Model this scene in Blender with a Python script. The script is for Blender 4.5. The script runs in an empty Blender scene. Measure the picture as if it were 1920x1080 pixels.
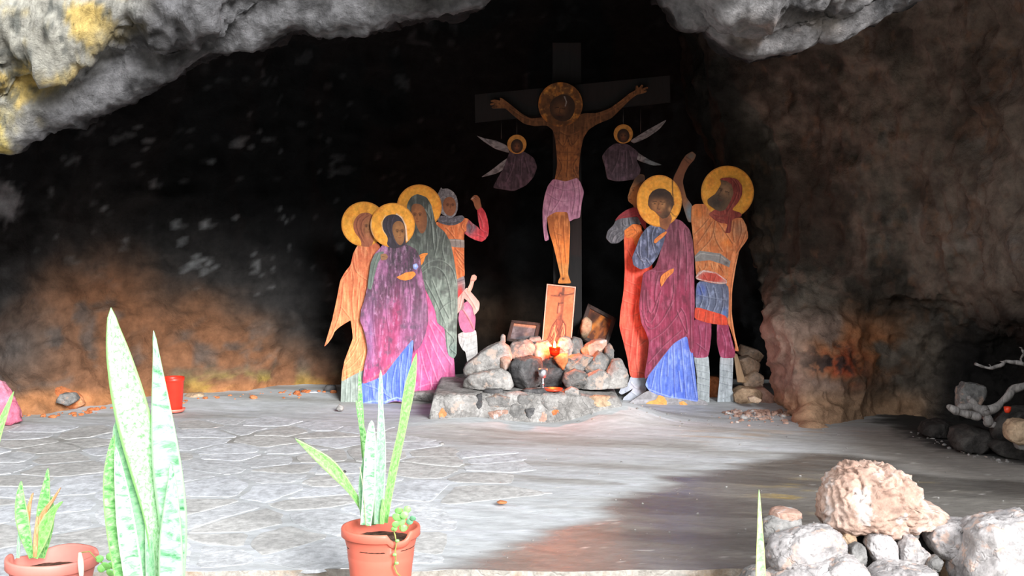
import bpy, bmesh, math, random
import numpy as np
from mathutils import Vector, Matrix
from mathutils.geometry import delaunay_2d_cdt

random.seed(7)
rng = np.random.default_rng(7)
scene = bpy.context.scene
COL = scene.collection

# ------------------------------------------------------------------ camera, sky, exposure
FPX, EYE, HOR = 2400.0, 1.45, 390.0          # focal length in px (1920 wide), eye height, horizon row
cam_d = bpy.data.cameras.new('camera')
cam = bpy.data.objects.new('camera', cam_d)
COL.objects.link(cam)
cam.location = (0, 0, EYE)
cam.rotation_euler = (math.pi / 2, 0, 0)
cam_d.sensor_width = 36
cam_d.lens = FPX / 1920 * 36
cam_d.shift_y = -(540 - HOR) / 1920
cam_d.clip_end = 200
scene.camera = cam

SKY_STRENGTH = 0.85
world = bpy.data.worlds.new('overcast_sky')
scene.world = world
world.use_nodes = True
wn, wl = world.node_tree.nodes, world.node_tree.links
bg = wn['Background']
tc = wn.new('ShaderNodeTexCoord')
sx = wn.new('ShaderNodeSeparateXYZ')
rp = wn.new('ShaderNodeValToRGB')
wl.new(tc.outputs['Generated'], sx.inputs[0])
wl.new(sx.outputs['Z'], rp.inputs[0])
rp.color_ramp.elements[0].position = 0.0
rp.color_ramp.elements[0].color = (1.0, 1.0, 1.0, 1)
rp.color_ramp.elements[1].position = 1.0
rp.color_ramp.elements[1].color = (0.93, 0.98, 1.05, 1)
wl.new(rp.outputs[0], bg.inputs['Color'])
bg.inputs['Strength'].default_value = SKY_STRENGTH

# the sun behind thin cloud, low behind the camera and a little to the right
sun_d = bpy.data.lights.new('hazy_sun', 'SUN')
sun_d.energy = 2.45
sun_d.angle = math.radians(20)
sun_d.color = (1.0, 1.0, 0.995)
sun = bpy.data.objects.new('hazy_sun', sun_d)
COL.objects.link(sun)
sun.rotation_euler = Vector((-0.40, 0.90, -0.37)).to_track_quat('-Z', 'Y').to_euler()

vs = scene.view_settings
vs.view_transform = 'Standard'
vs.look = 'None'
vs.gamma = 1.0
vs.use_curve_mapping = False
vs.exposure = 1.5
try:
    scene.cycles.use_denoising = True
    scene.cycles.diffuse_bounces = 4
    scene.cycles.max_bounces = 8
except Exception:
    pass


# ------------------------------------------------------------------ helpers
def W(px, py, Y):
    """the point of the place seen at that row and column, at distance Y"""
    return Vector(((px - 960) / FPX * Y, Y, EYE + (HOR - py) / FPX * Y))


def XZ(pts, Y):
    a = np.asarray(pts, float)
    return np.stack([(a[:, 0] - 960) / FPX * Y, EYE + (HOR - a[:, 1]) / FPX * Y], 1)


def GY(py):
    return EYE * FPX / (py - HOR)


def lin(c):
    c = np.asarray(c, float) / 255.0
    return np.where(c <= 0.04045, c / 12.92, ((c + 0.055) / 1.055) ** 2.4)


def L4(c):
    return (*[float(v) for v in lin(c)], 1.0)


def _hash(ix, iy, iz, seed):
    n = (ix.astype(np.int64) * 374761393 + iy.astype(np.int64) * 668265263 + iz.astype(np.int64) * 2147483647 + seed * 974634777) & 0xFFFFFFFF
    n = ((n ^ (n >> 13)) * 1274126177) & 0xFFFFFFFF
    n = ((n ^ (n >> 16)) * 2246822519) & 0xFFFFFFFF
    n = n ^ (n >> 15)
    return (n & 0xFFFFFF) / float(0xFFFFFF)


def vnoise(p, seed=0):
    p = np.asarray(p, float)
    i = np.floor(p)
    f = p - i
    f = f * f * f * (f * (f * 6 - 15) + 10)
    ix, iy, iz = i[:, 0], i[:, 1], i[:, 2]
    r = 0
    for dx in (0, 1):
        wx = f[:, 0] if dx else 1 - f[:, 0]
        for dy in (0, 1):
            wy = f[:, 1] if dy else 1 - f[:, 1]
            for dz in (0, 1):
                wz = f[:, 2] if dz else 1 - f[:, 2]
                r = r + wx * wy * wz * _hash(ix + dx, iy + dy, iz + dz, seed)
    return r * 2 - 1


def fbm(p, octaves=4, seed=0, gain=0.5, ridged=False):
    p = np.asarray(p, float)
    a, s, t = 1.0, 0.0, 0.0
    for o in range(octaves):
        n = vnoise(p * (2.03 ** o) + 17.3 * o, seed + o * 31)
        if ridged:
            n = 1 - 2 * np.abs(n)
        s = s + a * n
        t += a
        a *= gain
    return s / t


def chaikin(pts, n=2, closed=True):
    p = np.asarray(pts, float)
    for _ in range(n):
        if closed:
            q = np.roll(p, -1, 0)
            p = np.stack([p * .75 + q * .25, p * .25 + q * .75], 1).reshape(-1, 2)
        else:
            a, b = p[:-1], p[1:]
            m = np.stack([a * .75 + b * .25, a * .25 + b * .75], 1).reshape(-1, p.shape[1])
            p = np.vstack([p[:1], m, p[-1:]])
    return p


def circle(cx, cy, rx, ry=None, n=48):
    ry = ry or rx
    t = np.linspace(0, 2 * math.pi, n, endpoint=False)
    return np.stack([cx + rx * np.cos(t), cy + ry * np.sin(t)], 1)


def inside(pts, poly):
    x, y = pts[:, 0], pts[:, 1]
    r = np.zeros(len(pts), bool)
    n = len(poly)
    for i in range(n):
        x1, y1 = poly[i]
        x2, y2 = poly[(i + 1) % n]
        if y1 == y2:
            continue
        c = ((y1 > y) != (y2 > y)) & (x < (x2 - x1) * (y - y1) / (y2 - y1) + x1)
        r ^= c
    return r


def seg_dist(pts, line):
    line = np.asarray(line, float)
    d = np.full(len(pts), 1e9)
    for a, b in zip(line[:-1], line[1:]):
        ab = b - a
        t = np.clip(((pts - a) @ ab) / max(ab @ ab, 1e-9), 0, 1)
        q = a + t[:, None] * ab
        d = np.minimum(d, np.hypot(*(pts - q).T))
    return d


def new_mesh(name, verts, faces, mat=None, smooth=False, cols=None, uvs=None):
    me = bpy.data.meshes.new(name)
    me.from_pydata([tuple(map(float, v)) for v in verts], [], [tuple(map(int, f)) for f in faces])
    if smooth:
        me.polygons.foreach_set('use_smooth', [True] * len(me.polygons))
    if cols is not None:
        ca = me.color_attributes.new('Col', 'FLOAT_COLOR', 'POINT')
        c4 = np.ones((len(me.vertices), 4), np.float32)
        c4[:, :3] = cols
        ca.data.foreach_set('color', c4.ravel())
    if uvs is not None:
        ul = me.uv_layers.new(name='UVMap')
        li = np.zeros(len(me.loops), np.int32)
        me.loops.foreach_get('vertex_index', li)
        ul.data.foreach_set('uv', np.asarray(uvs, np.float32)[li].ravel())
    if mat:
        me.materials.append(mat)
    me.update()
    return me


def obj(name, me, parent=None, loc=None):
    o = bpy.data.objects.new(name, me)
    COL.objects.link(o)
    if parent:
        o.parent = parent
    if loc is not None:
        o.location = loc
    return o


def tag(o, label=None, cat=None, group=None, kind=None):
    if label: o['label'] = label
    if cat: o['category'] = cat
    if group: o['group'] = group
    if kind: o['kind'] = kind
    return o


def thing(name, loc, label, cat, group=None):
    o = bpy.data.objects.new(name, None)
    o.empty_display_size = 0.1
    COL.objects.link(o)
    o.location = loc
    return tag(o, label, cat, group)


# ------------------------------------------------------------------ materials
def nodes(name):
    m = bpy.data.materials.new(name)
    m.use_nodes = True
    nt = m.node_tree
    return m, nt.nodes, nt.links, nt.nodes['Principled BSDF']


def noise_node(N, Lk, vec, scale, detail=4, rough=0.6, dist=0.0):
    n = N.new('ShaderNodeTexNoise')
    n.inputs['Scale'].default_value = scale
    n.inputs['Detail'].default_value = detail
    n.inputs['Roughness'].default_value = rough
    n.inputs['Distortion'].default_value = dist
    if vec is not None:
        Lk.new(vec, n.inputs['Vector'])
    return n


def ramp_node(N, Lk, fac, stops):
    r = N.new('ShaderNodeValToRGB')
    e = r.color_ramp.elements
    while len(e) < len(stops):
        e.new(0.5)
    for k, (p, c) in enumerate(stops):
        e[k].position = p
        e[k].color = c if len(c) == 4 else (*c, 1)
    Lk.new(fac, r.inputs[0])
    return r


def mixrgb(N, Lk, mode, fac, a, b):
    m = N.new('ShaderNodeMix')
    m.data_type = 'RGBA'
    m.blend_type = mode
    if isinstance(fac, (int, float)):
        m.inputs[0].default_value = fac
    else:
        Lk.new(fac, m.inputs[0])
    for s, v in ((6, a), (7, b)):
        if isinstance(v, tuple):
            m.inputs[s].default_value = v
        else:
            Lk.new(v, m.inputs[s])
    return m.outputs[2]


def bump(N, Lk, b, height, strength, dist):
    n = N.new('ShaderNodeBump')
    n.inputs['Strength'].default_value = strength
    n.inputs['Distance'].default_value = dist
    Lk.new(height, n.inputs['Height'])
    Lk.new(n.outputs[0], b.inputs['Normal'])


def mat_vc(name, rough=0.8, var=0.25, scale=30, bs=0.3, bd=0.01, bscale=40, spec=0.3):
    """colour attribute of the mesh, broken up with procedural noise and relief"""
    m, N, Lk, b = nodes(name)
    t = N.new('ShaderNodeTexCoord')
    a = N.new('ShaderNodeVertexColor')
    a.layer_name = 'Col'
    n = noise_node(N, Lk, t.outputs['Object'], scale, 6, 0.65)
    r = ramp_node(N, Lk, n.outputs[0], [(0.3, (1 - var,) * 3), (0.7, (1 + var,) * 3)])
    Lk.new(mixrgb(N, Lk, 'MULTIPLY', 1.0, a.outputs[0], r.outputs[0]), b.inputs['Base Color'])
    b.inputs['Roughness'].default_value = rough
    b.inputs['Specular IOR Level'].default_value = spec
    n2 = noise_node(N, Lk, t.outputs['Object'], bscale, 8, 0.7)
    bump(N, Lk, b, n2.outputs[0], bs, bd)
    return m


def mat_rock(name, cols, scale=9, rough=0.9, bs=0.6, bd=0.012, bscale=30, speck=None):
    m, N, Lk, b = nodes(name)
    t = N.new('ShaderNodeTexCoord')
    oi = N.new('ShaderNodeObjectInfo')
    add = N.new('ShaderNodeVectorMath')
    Lk.new(t.outputs['Object'], add.inputs[0])
    sc = N.new('ShaderNodeVectorMath')
    sc.operation = 'SCALE'
    cx = N.new('ShaderNodeCombineXYZ')
    for k in range(3):
        Lk.new(oi.outputs['Random'], cx.inputs[k])
    Lk.new(cx.outputs[0], sc.inputs[0])
    sc.inputs['Scale'].default_value = 13.0
    Lk.new(sc.outputs[0], add.inputs[1])
    v = add.outputs[0]
    n = noise_node(N, Lk, v, scale, 8, 0.65, 0.6)
    k = len(cols)
    r = ramp_node(N, Lk, n.outputs[0], [(0.32 + 0.36 * i / (k - 1), L4(c)) for i, c in enumerate(cols)])
    out = r.outputs[0]
    n2 = noise_node(N, Lk, v, scale * 6, 5, 0.7)
    r2 = ramp_node(N, Lk, n2.outputs[0], [(0.3, (0.62,) * 3), (0.65, (1.15,) * 3)])
    out = mixrgb(N, Lk, 'MULTIPLY', 1.0, out, r2.outputs[0])
    if speck:
        n3 = noise_node(N, Lk, v, scale * 2.3, 4, 0.6)
        r3 = ramp_node(N, Lk, n3.outputs[0], [(0.56, (0, 0, 0)), (0.64, (1, 1, 1))])
        out = mixrgb(N, Lk, 'MIX', r3.outputs[0], out, L4(speck))
    Lk.new(out, b.inputs['Base Color'])
    b.inputs['Roughness'].default_value = rough
    b.inputs['Specular IOR Level'].default_value = 0.25
    n4 = noise_node(N, Lk, v, bscale, 10, 0.7)
    wob = noise_node(N, Lk, v, scale * 1.5, 3, 0.6)
    wv = N.new('ShaderNodeMix'); wv.data_type = 'VECTOR'; wv.inputs[0].default_value = 0.12
    Lk.new(v, wv.inputs[4]); Lk.new(wob.outputs[1], wv.inputs[5])
    vo = N.new('ShaderNodeTexVoronoi'); vo.feature = 'DISTANCE_TO_EDGE'; vo.inputs['Scale'].default_value = scale * 1.3
    Lk.new(wv.outputs[1], vo.inputs['Vector'])
    cr = ramp_node(N, Lk, vo.outputs['Distance'], [(0.0, (0, 0, 0)), (0.045, (1, 1, 1))])
    hs = N.new('ShaderNodeMath'); hs.operation = 'MULTIPLY_ADD'; hs.inputs[1].default_value = 0.35
    Lk.new(cr.outputs[0], hs.inputs[0]); Lk.new(n4.outputs[0], hs.inputs[2])
    bump(N, Lk, b, hs.outputs[0], bs, bd)
    return m


def mat_plain(name, c, rough=0.5, metal=0.0, var=0.12, scale=18, bs=0.1, bd=0.004, spec=0.5):
    m, N, Lk, b = nodes(name)
    t = N.new('ShaderNodeTexCoord')
    n = noise_node(N, Lk, t.outputs['Object'], scale, 5, 0.6)
    l = lin(c)
    r = ramp_node(N, Lk, n.outputs[0], [(0.3, tuple(l * (1 - var))), (0.7, tuple(np.minimum(l * (1 + var), 1)))])
    Lk.new(r.outputs[0], b.inputs['Base Color'])
    b.inputs['Roughness'].default_value = rough
    b.inputs['Metallic'].default_value = metal
    b.inputs['Specular IOR Level'].default_value = spec
    bump(N, Lk, b, n.outputs[0], bs, bd)
    return m


def mat_wood(name, c0, c1, scale=6, rough=0.8):
    m, N, Lk, b = nodes(name)
    t = N.new('ShaderNodeTexCoord')
    mp = N.new('ShaderNodeMapping')
    mp.inputs['Scale'].default_value = (8, 8, 0.7)
    Lk.new(t.outputs['Object'], mp.inputs[0])
    n = noise_node(N, Lk, mp.outputs[0], scale, 8, 0.65, 0.4)
    r = ramp_node(N, Lk, n.outputs[0], [(0.3, L4(c0)), (0.7, L4(c1))])
    Lk.new(r.outputs[0], b.inputs['Base Color'])
    b.inputs['Roughness'].default_value = rough
    bump(N, Lk, b, n.outputs[0], 0.4, 0.006)
    return m


def mat_leaf(name, dark, mid, pale, edge, band=26.0, across=0.8):
    """snake plant leaf: irregular cross bands along the blade, a margin of another tone"""
    m, N, Lk, b = nodes(name)
    uv = N.new('ShaderNodeUVMap')
    sp = N.new('ShaderNodeSeparateXYZ')
    Lk.new(uv.outputs[0], sp.inputs[0])
    mp = N.new('ShaderNodeMapping')
    mp.inputs['Scale'].default_value = (across, band * 1.9, 1)
    Lk.new(uv.outputs[0], mp.inputs[0])
    n = noise_node(N, Lk, mp.outputs[0], 1.6, 6, 0.66, 0.5)
    r = ramp_node(N, Lk, n.outputs[0], [(0.34, L4(dark)), (0.48, L4(mid)), (0.64, L4(pale))])
    ab = N.new('ShaderNodeMath'); ab.operation = 'SUBTRACT'; ab.inputs[1].default_value = 0.5
    Lk.new(sp.outputs['X'], ab.inputs[0])
    aa = N.new('ShaderNodeMath'); aa.operation = 'ABSOLUTE'
    Lk.new(ab.outputs[0], aa.inputs[0])
    re = ramp_node(N, Lk, aa.outputs[0], [(0.40, (0, 0, 0)), (0.455, (1, 1, 1))])
    out = mixrgb(N, Lk, 'MIX', re.outputs[0], r.outputs[0], L4(edge))
    Lk.new(out, b.inputs['Base Color'])
    b.inputs['Roughness'].default_value = 0.42
    b.inputs['Specular IOR Level'].default_value = 0.4
    bump(N, Lk, b, n.outputs[0], 0.15, 0.003)
    return m

# ------------------------------------------------------------------ the cave: walls, roof, floor
M_WALL = mat_vc('cave_rock', 0.92, 0.45, 9, 0.9, 0.03, 14, 0.2)
M_LIP = mat_vc('weathered_rock', 0.92, 0.5, 16, 1.0, 0.03, 22, 0.2)


def cr_sample(G, axis, n):
    """Catmull-Rom resampling of a control grid along one axis"""
    G = np.moveaxis(np.asarray(G, float), axis, 0)
    k = len(G)
    t = np.linspace(0, k - 1, n)
    i = np.clip(t.astype(int), 0, k - 2)
    f = (t - i).reshape(-1, *([1] * (G.ndim - 1)))
    p0, p1, p2, p3 = G[np.clip(i - 1, 0, k - 1)], G[i], G[i + 1], G[np.clip(i + 2, 0, k - 1)]
    r = 0.5 * (2 * p1 + (p2 - p0) * f + (2 * p0 - 5 * p1 + 4 * p2 - p3) * f ** 2 + (3 * p1 - p0 - 3 * p2 + p3) * f ** 3)
    return np.moveaxis(r, 0, axis)


def grid_normals(V):
    du = np.gradient(V, axis=1)
    dv = np.gradient(V, axis=0)
    n = np.cross(du, dv)
    return n / np.maximum(np.linalg.norm(n, axis=2, keepdims=True), 1e-9)


def grid_faces(r, c, flip=False):
    a = np.arange(r * c).reshape(r, c)
    f = np.stack([a[:-1, :-1], a[:-1, 1:], a[1:, 1:], a[1:, :-1]], -1).reshape(-1, 4)
    return f[:, ::-1] if flip else f


def to_px(V):
    V = V.reshape(-1, 3)
    y = np.maximum(V[:, 1], 0.3)
    return np.stack([960 + V[:, 0] / y * FPX, HOR + (EYE - V[:, 2]) / y * FPX], 1)


def smooth01(x, a, b):
    t = np.clip((x - a) / (b - a), 0, 1)
    return t * t * (3 - 2 * t)


def rockify(V, amps, sign=1.0, seed=0):
    n = grid_normals(V) * sign
    p = V.reshape(-1, 3)
    d = np.zeros(len(p))
    for sc, am, rd in amps:
        d += am * fbm(p * sc, 4, seed, 0.5, rd)
        seed += 7
    return V + n * d.reshape(V.shape[0], V.shape[1], 1)


def blend(c, col, m):
    return c * (1 - m[:, None]) + np.asarray(col, float) * m[:, None]


def blob(P, cx, cy, rx, ry):
    return np.exp(-((P[:, 0] - cx) / rx) ** 2 - ((P[:, 1] - cy) / ry) ** 2)


# back and left wall of the cave, soot-blackened above a brown foot
base = [(-9.5, 4.2), (-6.4, 4.9), (-4.75, 5.5), (-4.3, 6.2), (-4.05, 7.2), (-3.9, 8.1), (-3.56, 8.9), (-2.98, 9.4), (-2.11, 9.95),
        (-1.53, 10.25), (-0.7, 10.55), (0, 10.7), (1.05, 10.7), (1.85, 10.5), (2.4, 10.5), (3.2, 10.7)]
rows = [(-0.15, -0.12), (0.12, 0.0), (0.5, 0.16), (1.0, 0.30), (1.7, 0.30), (2.4, 0.1), (3.1, -0.35), (3.7, -0.9), (4.3, -1.6)]
G = np.array([[(x * (1 + 0.02 * dy), y + dy, z) for x, y in base] for z, dy in rows])
V = cr_sample(cr_sample(G, 0, 170), 1, 330)
V = rockify(V, [(0.9, 0.20, False), (2.3, 0.10, True), (5.5, 0.045, True), (15, 0.015, False)], 1.0, 3)
P = to_px(V)
p3 = V.reshape(-1, 3)
n1, n2, n3 = fbm(p3 * 1.7, 4, 51), fbm(p3 * 6, 4, 52), fbm(p3 * 16, 3, 53)
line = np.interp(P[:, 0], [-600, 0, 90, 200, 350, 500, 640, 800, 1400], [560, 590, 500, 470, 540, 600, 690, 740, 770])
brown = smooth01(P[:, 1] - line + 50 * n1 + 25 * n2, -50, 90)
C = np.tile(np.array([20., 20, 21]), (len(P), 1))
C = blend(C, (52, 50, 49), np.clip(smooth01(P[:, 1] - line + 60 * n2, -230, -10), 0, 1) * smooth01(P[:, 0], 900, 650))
C = blend(C, (128, 88, 62), brown * 0.95)
C = blend(C, (96, 88, 84), brown * smooth01(n2, 0.0, 0.5) * 0.75)
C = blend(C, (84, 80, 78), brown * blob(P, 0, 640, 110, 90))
C = blend(C, (176, 120, 78), smooth01(P[:, 1] - np.interp(P[:, 0], [0, 60, 320, 620], [748, 722, 712, 700]) + 14 * n2, 0, 26) * 0.8)
C = blend(C, (170, 150, 62), smooth01(n2, 0.15, 0.4) * blob(P, 470, 720, 150, 22) * 0.8)
spk = smooth01(n3 + 0.75 * n2, 0.42, 0.62) * np.clip(blob(P, 330, 400, 300, 190) + 0.3 * blob(P, 800, 150, 500, 220), 0, 1) * (1 - brown)
C = blend(C, (150, 152, 154), spk * 0.8)
C = blend(C, (135, 135, 137), smooth01(blob(P, 2, 380, 60, 50) + 0.3 * n3, 0.45, 0.75))
C = blend(C, (110, 80, 55), blob(P, 930, 600, 90, 60) * 0.5)
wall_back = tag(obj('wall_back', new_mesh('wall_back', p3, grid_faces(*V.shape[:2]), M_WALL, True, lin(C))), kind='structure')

# right wall: an overhanging boulder face ending in a rough pillar beside a dark crevice
ctl = [
    (850, [(1475, 10.3), (1508, 8.6), (1552, 8.45), (1640, 8.6), (1720, 8.7), (1800, 8.45), (1930, 8.2), (2190, 5.7), (2700, 5.0), (4200, 4.4)]),
    (770, [(1470, 10.3), (1500, 8.85), (1548, 8.75), (1640, 8.95), (1720, 8.95), (1798, 8.75), (1925, 8.5), (2190, 5.8), (2700, 5.0), (4200, 4.4)]),
    (690, [(1465, 10.3), (1480, 8.95), (1535, 8.85), (1640, 9.1), (1730, 9.1), (1815, 9.0), (1935, 8.7), (2200, 5.8), (2700, 5.0), (4200, 4.4)]),
    (610, [(1450, 10.3), (1452, 9.05), (1525, 8.95), (1640, 9.15), (1740, 9.1), (1840, 8.85), (1950, 8.3), (2200, 5.8), (2700, 5.0), (4200, 4.4)]),
    (520, [(1430, 10.3), (1440, 9.5), (1500, 9.3), (1630, 9.05), (1740, 8.9), (1850, 8.5), (1960, 7.5), (2220, 5.8), (2700, 5.0), (4200, 4.4)]),
    (390, [(1385, 10.4), (1402, 9.8), (1480, 9.5), (1610, 9.05), (1740, 8.75), (1850, 8.3), (1970, 7.4), (2250, 5.8), (2700, 5.0), (4200, 4.4)]),
    (220, [(1310, 10.6), (1330, 9.95), (1450, 9.5), (1590, 9.0), (1740, 8.6), (1860, 8.1), (1980, 7.3), (2250, 5.7), (2700, 5.0), (4200, 4.4)]),
    (40, [(1290, 10.6), (1310, 9.9), (1440, 9.3), (1580, 8.8), (1740, 8.3), (1870, 7.8), (1990, 7.0), (2270, 5.6), (2700, 5.0), (4200, 4.4)]),
    (-150, [(1290, 10.4), (1310, 9.6), (1440, 9.0), (1580, 8.4), (1740, 7.9), (1870, 7.4), (1990, 6.7), (2280, 5.5), (2700, 5.0), (4200, 4.4)]),
    (-420, [(1290, 9.6), (1310, 8.9), (1440, 8.3), (1580, 7.7), (1740, 7.3), (1870, 6.9), (1990, 6.3), (2280, 5.3), (2700, 4.9), (4200, 4.4)]),
    (-900, [(1290, 8.6), (1310, 8.0), (1440, 7.5), (1580, 7.0), (1740, 6.6), (1870, 6.3), (1990, 6.0), (2280, 5.2), (2700, 4.8), (4200, 4.4)])]
G = np.array([[tuple(W(px, py, Y)) for px, Y in r] for py, r in ctl])
V = cr_sample(cr_sample(G, 0, 230), 1, 270)
V = rockify(V, [(1.0, 0.13, False), (2.6, 0.10, True), (6.5, 0.045, True), (17, 0.016, False)], 1.0, 23)
P = to_px(V)
p3 = V.reshape(-1, 3)
n1, n2, n3 = fbm(p3 * 1.5, 4, 61), fbm(p3 * 5, 4, 62), fbm(p3 * 15, 3, 63)
C = np.tile(np.array([120., 110, 100]), (len(P), 1))
C = blend(C, (66, 60, 54), smooth01(n1 + 0.5 * n2, -0.15, 0.35) * 0.9)
C = blend(C, (128, 122, 116), smooth01(n2 - 0.4 * n1, 0.15, 0.5) * 0.7)
C = blend(C, (124, 96, 76), smooth01(n2 + n3, 0.3, 0.7) * 0.5)
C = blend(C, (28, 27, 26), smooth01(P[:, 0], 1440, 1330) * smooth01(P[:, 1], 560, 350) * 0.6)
pil = smooth01(P[:, 1], 560, 620) * smooth01(P[:, 0], 1640, 1560)
C = blend(C, (168, 140, 126), pil * 0.85)
C = blend(C, (196, 128, 84), np.clip(1.3 * blob(P, 1570, 665, 46, 60) + blob(P, 1640, 650, 60, 60), 0, 1) * smooth01(n2, -0.35, 0.15) * 0.85)
C = blend(C, (190, 82, 56), blob(P, 1582, 690, 36, 42) * smooth01(n2, -0.1, 0.3) * 0.9)
C = blend(C, (58, 56, 58), smooth01(n3 + n2, 0.25, 0.5) * blob(P, 1560, 690, 60, 60) * 0.9)
C = blend(C, (178, 140, 108), smooth01(P[:, 1], 715, 760) * smooth01(P[:, 0], 1780, 1700) * 0.75)
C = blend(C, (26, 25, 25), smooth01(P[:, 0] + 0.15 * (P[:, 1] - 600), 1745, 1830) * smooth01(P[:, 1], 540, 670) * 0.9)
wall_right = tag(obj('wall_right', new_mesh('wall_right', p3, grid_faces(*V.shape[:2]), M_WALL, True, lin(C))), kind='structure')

# roof: the ragged lip of the cave mouth, a hanging boss on the right, sooty vault behind
lip = [(-2600, 420, 5.2), (-1400, 470, 5.4), (-800, 440, 5.6), (-300, 340, 5.9), (-80, 290, 6.0), (0, 264, 6.0), (50, 243, 6.0), (140, 206, 6.0), (215, 182, 6.0),
       (270, 160, 6.0), (330, 122, 6.0), (400, 98, 6.0), (480, 74, 6.0), (540, 42, 6.0), (600, 38, 6.0), (665, 42, 6.0), (735, 19, 6.0),
       (800, 21, 6.0), (850, 18, 6.0), (900, -12, 6.0), (980, -40, 6.1), (1100, -60, 6.2), (1210, -45, 6.3), (1262, -4, 6.35), (1290, 30, 6.35), (1338, 40, 6.35),
       (1365, 72, 6.35), (1400, 92, 6.35), (1450, 97, 6.35), (1500, 80, 6.35), (1530, 58, 6.35), (1565, 63, 6.35), (1600, 50, 6.35), (1640, 28, 6.35),
       (1690, 0, 6.3), (1760, -40, 6.2), (1900, -110, 6.0), (2200, -180, 5.7), (2700, -220, 5.4), (3600, -200, 5.0), (5000, -200, 4.6)]
rows_c = []
for k, (dy, dz) in enumerate([(-1.4, 3.6), (-0.95, 2.0), (-0.46, 1.0), (-0.35, 0.27), (-0.10, 0.19), (0, 0), (0.22, 0.07), (0.55, 0.38), (1.1, 0.9), (2.6, 1.5), (5.8, 1.9)]):
    r = []
    for px, py, Y in lip:
        q = W(px, py, Y)
        z = q.z
        if k >= 8: z = 2.35 * 0.6 + z * 0.4
        if k <= 1: z = 2.3 * 0.5 + z * 0.5
        kk = 1 + 0.30 * math.sin(px * 0.011 + 1.0) + 0.2 * math.sin(px * 0.031) if k in (3, 4) else 1
        r.append((q.x * (1 + 0.02 * max(0, k - 6)), q.y + dy, z + dz * kk))
    rows_c.append(r)
u = np.linspace(0, 1, 460)
xs = np.array([p[0] for p in lip], float)
xi = np.concatenate([np.linspace(-2600, -250, 60), np.linspace(-240, 1900, 640), np.linspace(1920, 5000, 50)])
G = np.array(rows_c)
Gi = np.stack([np.stack([np.interp(xi, xs, G[r, :, k]) for k in range(3)], -1) for r in range(len(G))])
V = cr_sample(Gi, 0, 190)
lipw = np.exp(-((np.linspace(0, 10, 190) - 5) / 1.1) ** 2)
V0 = V.copy()
V = rockify(V, [(1.1, 0.13, False), (2.8, 0.11, True), (7, 0.06, True), (18, 0.030, False), (42, 0.012, True)], -1.0, 41)
V = V0 + (V - V0) * (1 - 0.66 * lipw)[:, None, None]
V[..., 2] += (lipw[:, None] * 0.02 * fbm(np.stack([V0[..., 0].ravel() * 9, V0[..., 0].ravel() * 0, V0[..., 0].ravel() * 0], 1), 4, 5).reshape(V.shape[:2]))
P = to_px(V)
p3 = V.reshape(-1, 3)
n1, n2, n3 = fbm(p3 * 1.9, 4, 71), fbm(p3 * 7, 4, 72), fbm(p3 * 20, 3, 73)
tt = np.repeat(np.linspace(0, 10, 190), V.shape[1])
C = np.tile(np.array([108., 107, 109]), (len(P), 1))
C = blend(C, (58, 57, 58), smooth01(n2 + 0.6 * n1, 0.0, 0.45) * 0.85)
C = blend(C, (150, 148, 148), smooth01(n2 - n1, 0.2, 0.6) * 0.6)
lich = smooth01(280 - P[:, 0] - 0.9 * P[:, 1] + 90 * n1, -30, 110)
C = blend(C, (176, 173, 160), lich * 0.8)
C = blend(C, (206, 174, 96), lich * smooth01(n2 + 0.4 * n1, 0.02, 0.4) * 0.8)
C = blend(C, (208, 186, 110), smooth01(55 - P[:, 0], 0, 50) * smooth01(P[:, 1], 190, 230) * smooth01(n2, -0.3, 0.2))
C = blend(C, (90, 92, 88), lich * smooth01(n3, 0.15, 0.4) * 0.7)
C = blend(C, (150, 146, 146), smooth01(P[:, 0], 1230, 1300) * smooth01(P[:, 1], -120, -20) * 0.55 * smooth01(n2, 0.4, -0.3))
C = blend(C, (196, 168, 152), blob(P, 1450, 70, 70, 30) * smooth01(n2, -0.3, 0.3) * 0.7)
C = blend(C, (202, 190, 182), blob(P, 1550, 48, 34, 18) * smooth01(n2, -0.4, 0.2) * 0.8)
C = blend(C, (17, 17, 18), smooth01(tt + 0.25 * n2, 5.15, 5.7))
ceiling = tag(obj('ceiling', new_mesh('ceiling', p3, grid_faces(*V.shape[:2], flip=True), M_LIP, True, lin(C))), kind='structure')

# floor: trowelled cement over stone, damp on the right, flagstones showing on the left
WETPX = [(938, 1015), (988, 1004), (1034, 987), (1094, 972), (1165, 940), (1207, 919), (1243, 898), (1292, 891), (1420, 866), (1520, 850), (1600, 850),
         (1650, 862), (1690, 880), (1780, 896), (1920, 902), (2300, 930), (2600, 1100), (700, 1100), (800, 1060)]


def floor_z(x, y):
    p = np.stack([x, y, 0 * x], 1)
    z = 0.010 * fbm(p * 1.6, 3, 81)
    q = np.stack([x * 2.2 - y * 1.4, x * 4 + y * 9, 0 * x], 1)
    z += 0.006 * fbm(q, 4, 82)
    z += 0.055 * np.exp(-((x + 0.35) / 0.42) ** 2 - ((y - 8.62) / 0.28) ** 2)
    z += 0.12 * np.exp(-((x - 0.72) / 0.30) ** 2 - ((y - 8.78) / 0.34) ** 2)
    z += 0.05 * smooth01(y, 9.0, 9.9)
    z -= 0.055 * (1 - smooth01(y, 5.1, 6.9))           # the floor falls a little towards the mouth
    return z


def gpt(px, py):
    y = GY(py)
    for _ in range(6):
        y = (EYE + 0.055 * (1 - float(smooth01(np.array(y), 5.1, 6.9)))) * FPX / (py - HOR)
    return (px - 960) / FPX * y, y


WET = np.array([gpt(px, py) for px, py in WETPX])
FRONT = 5.31


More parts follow.
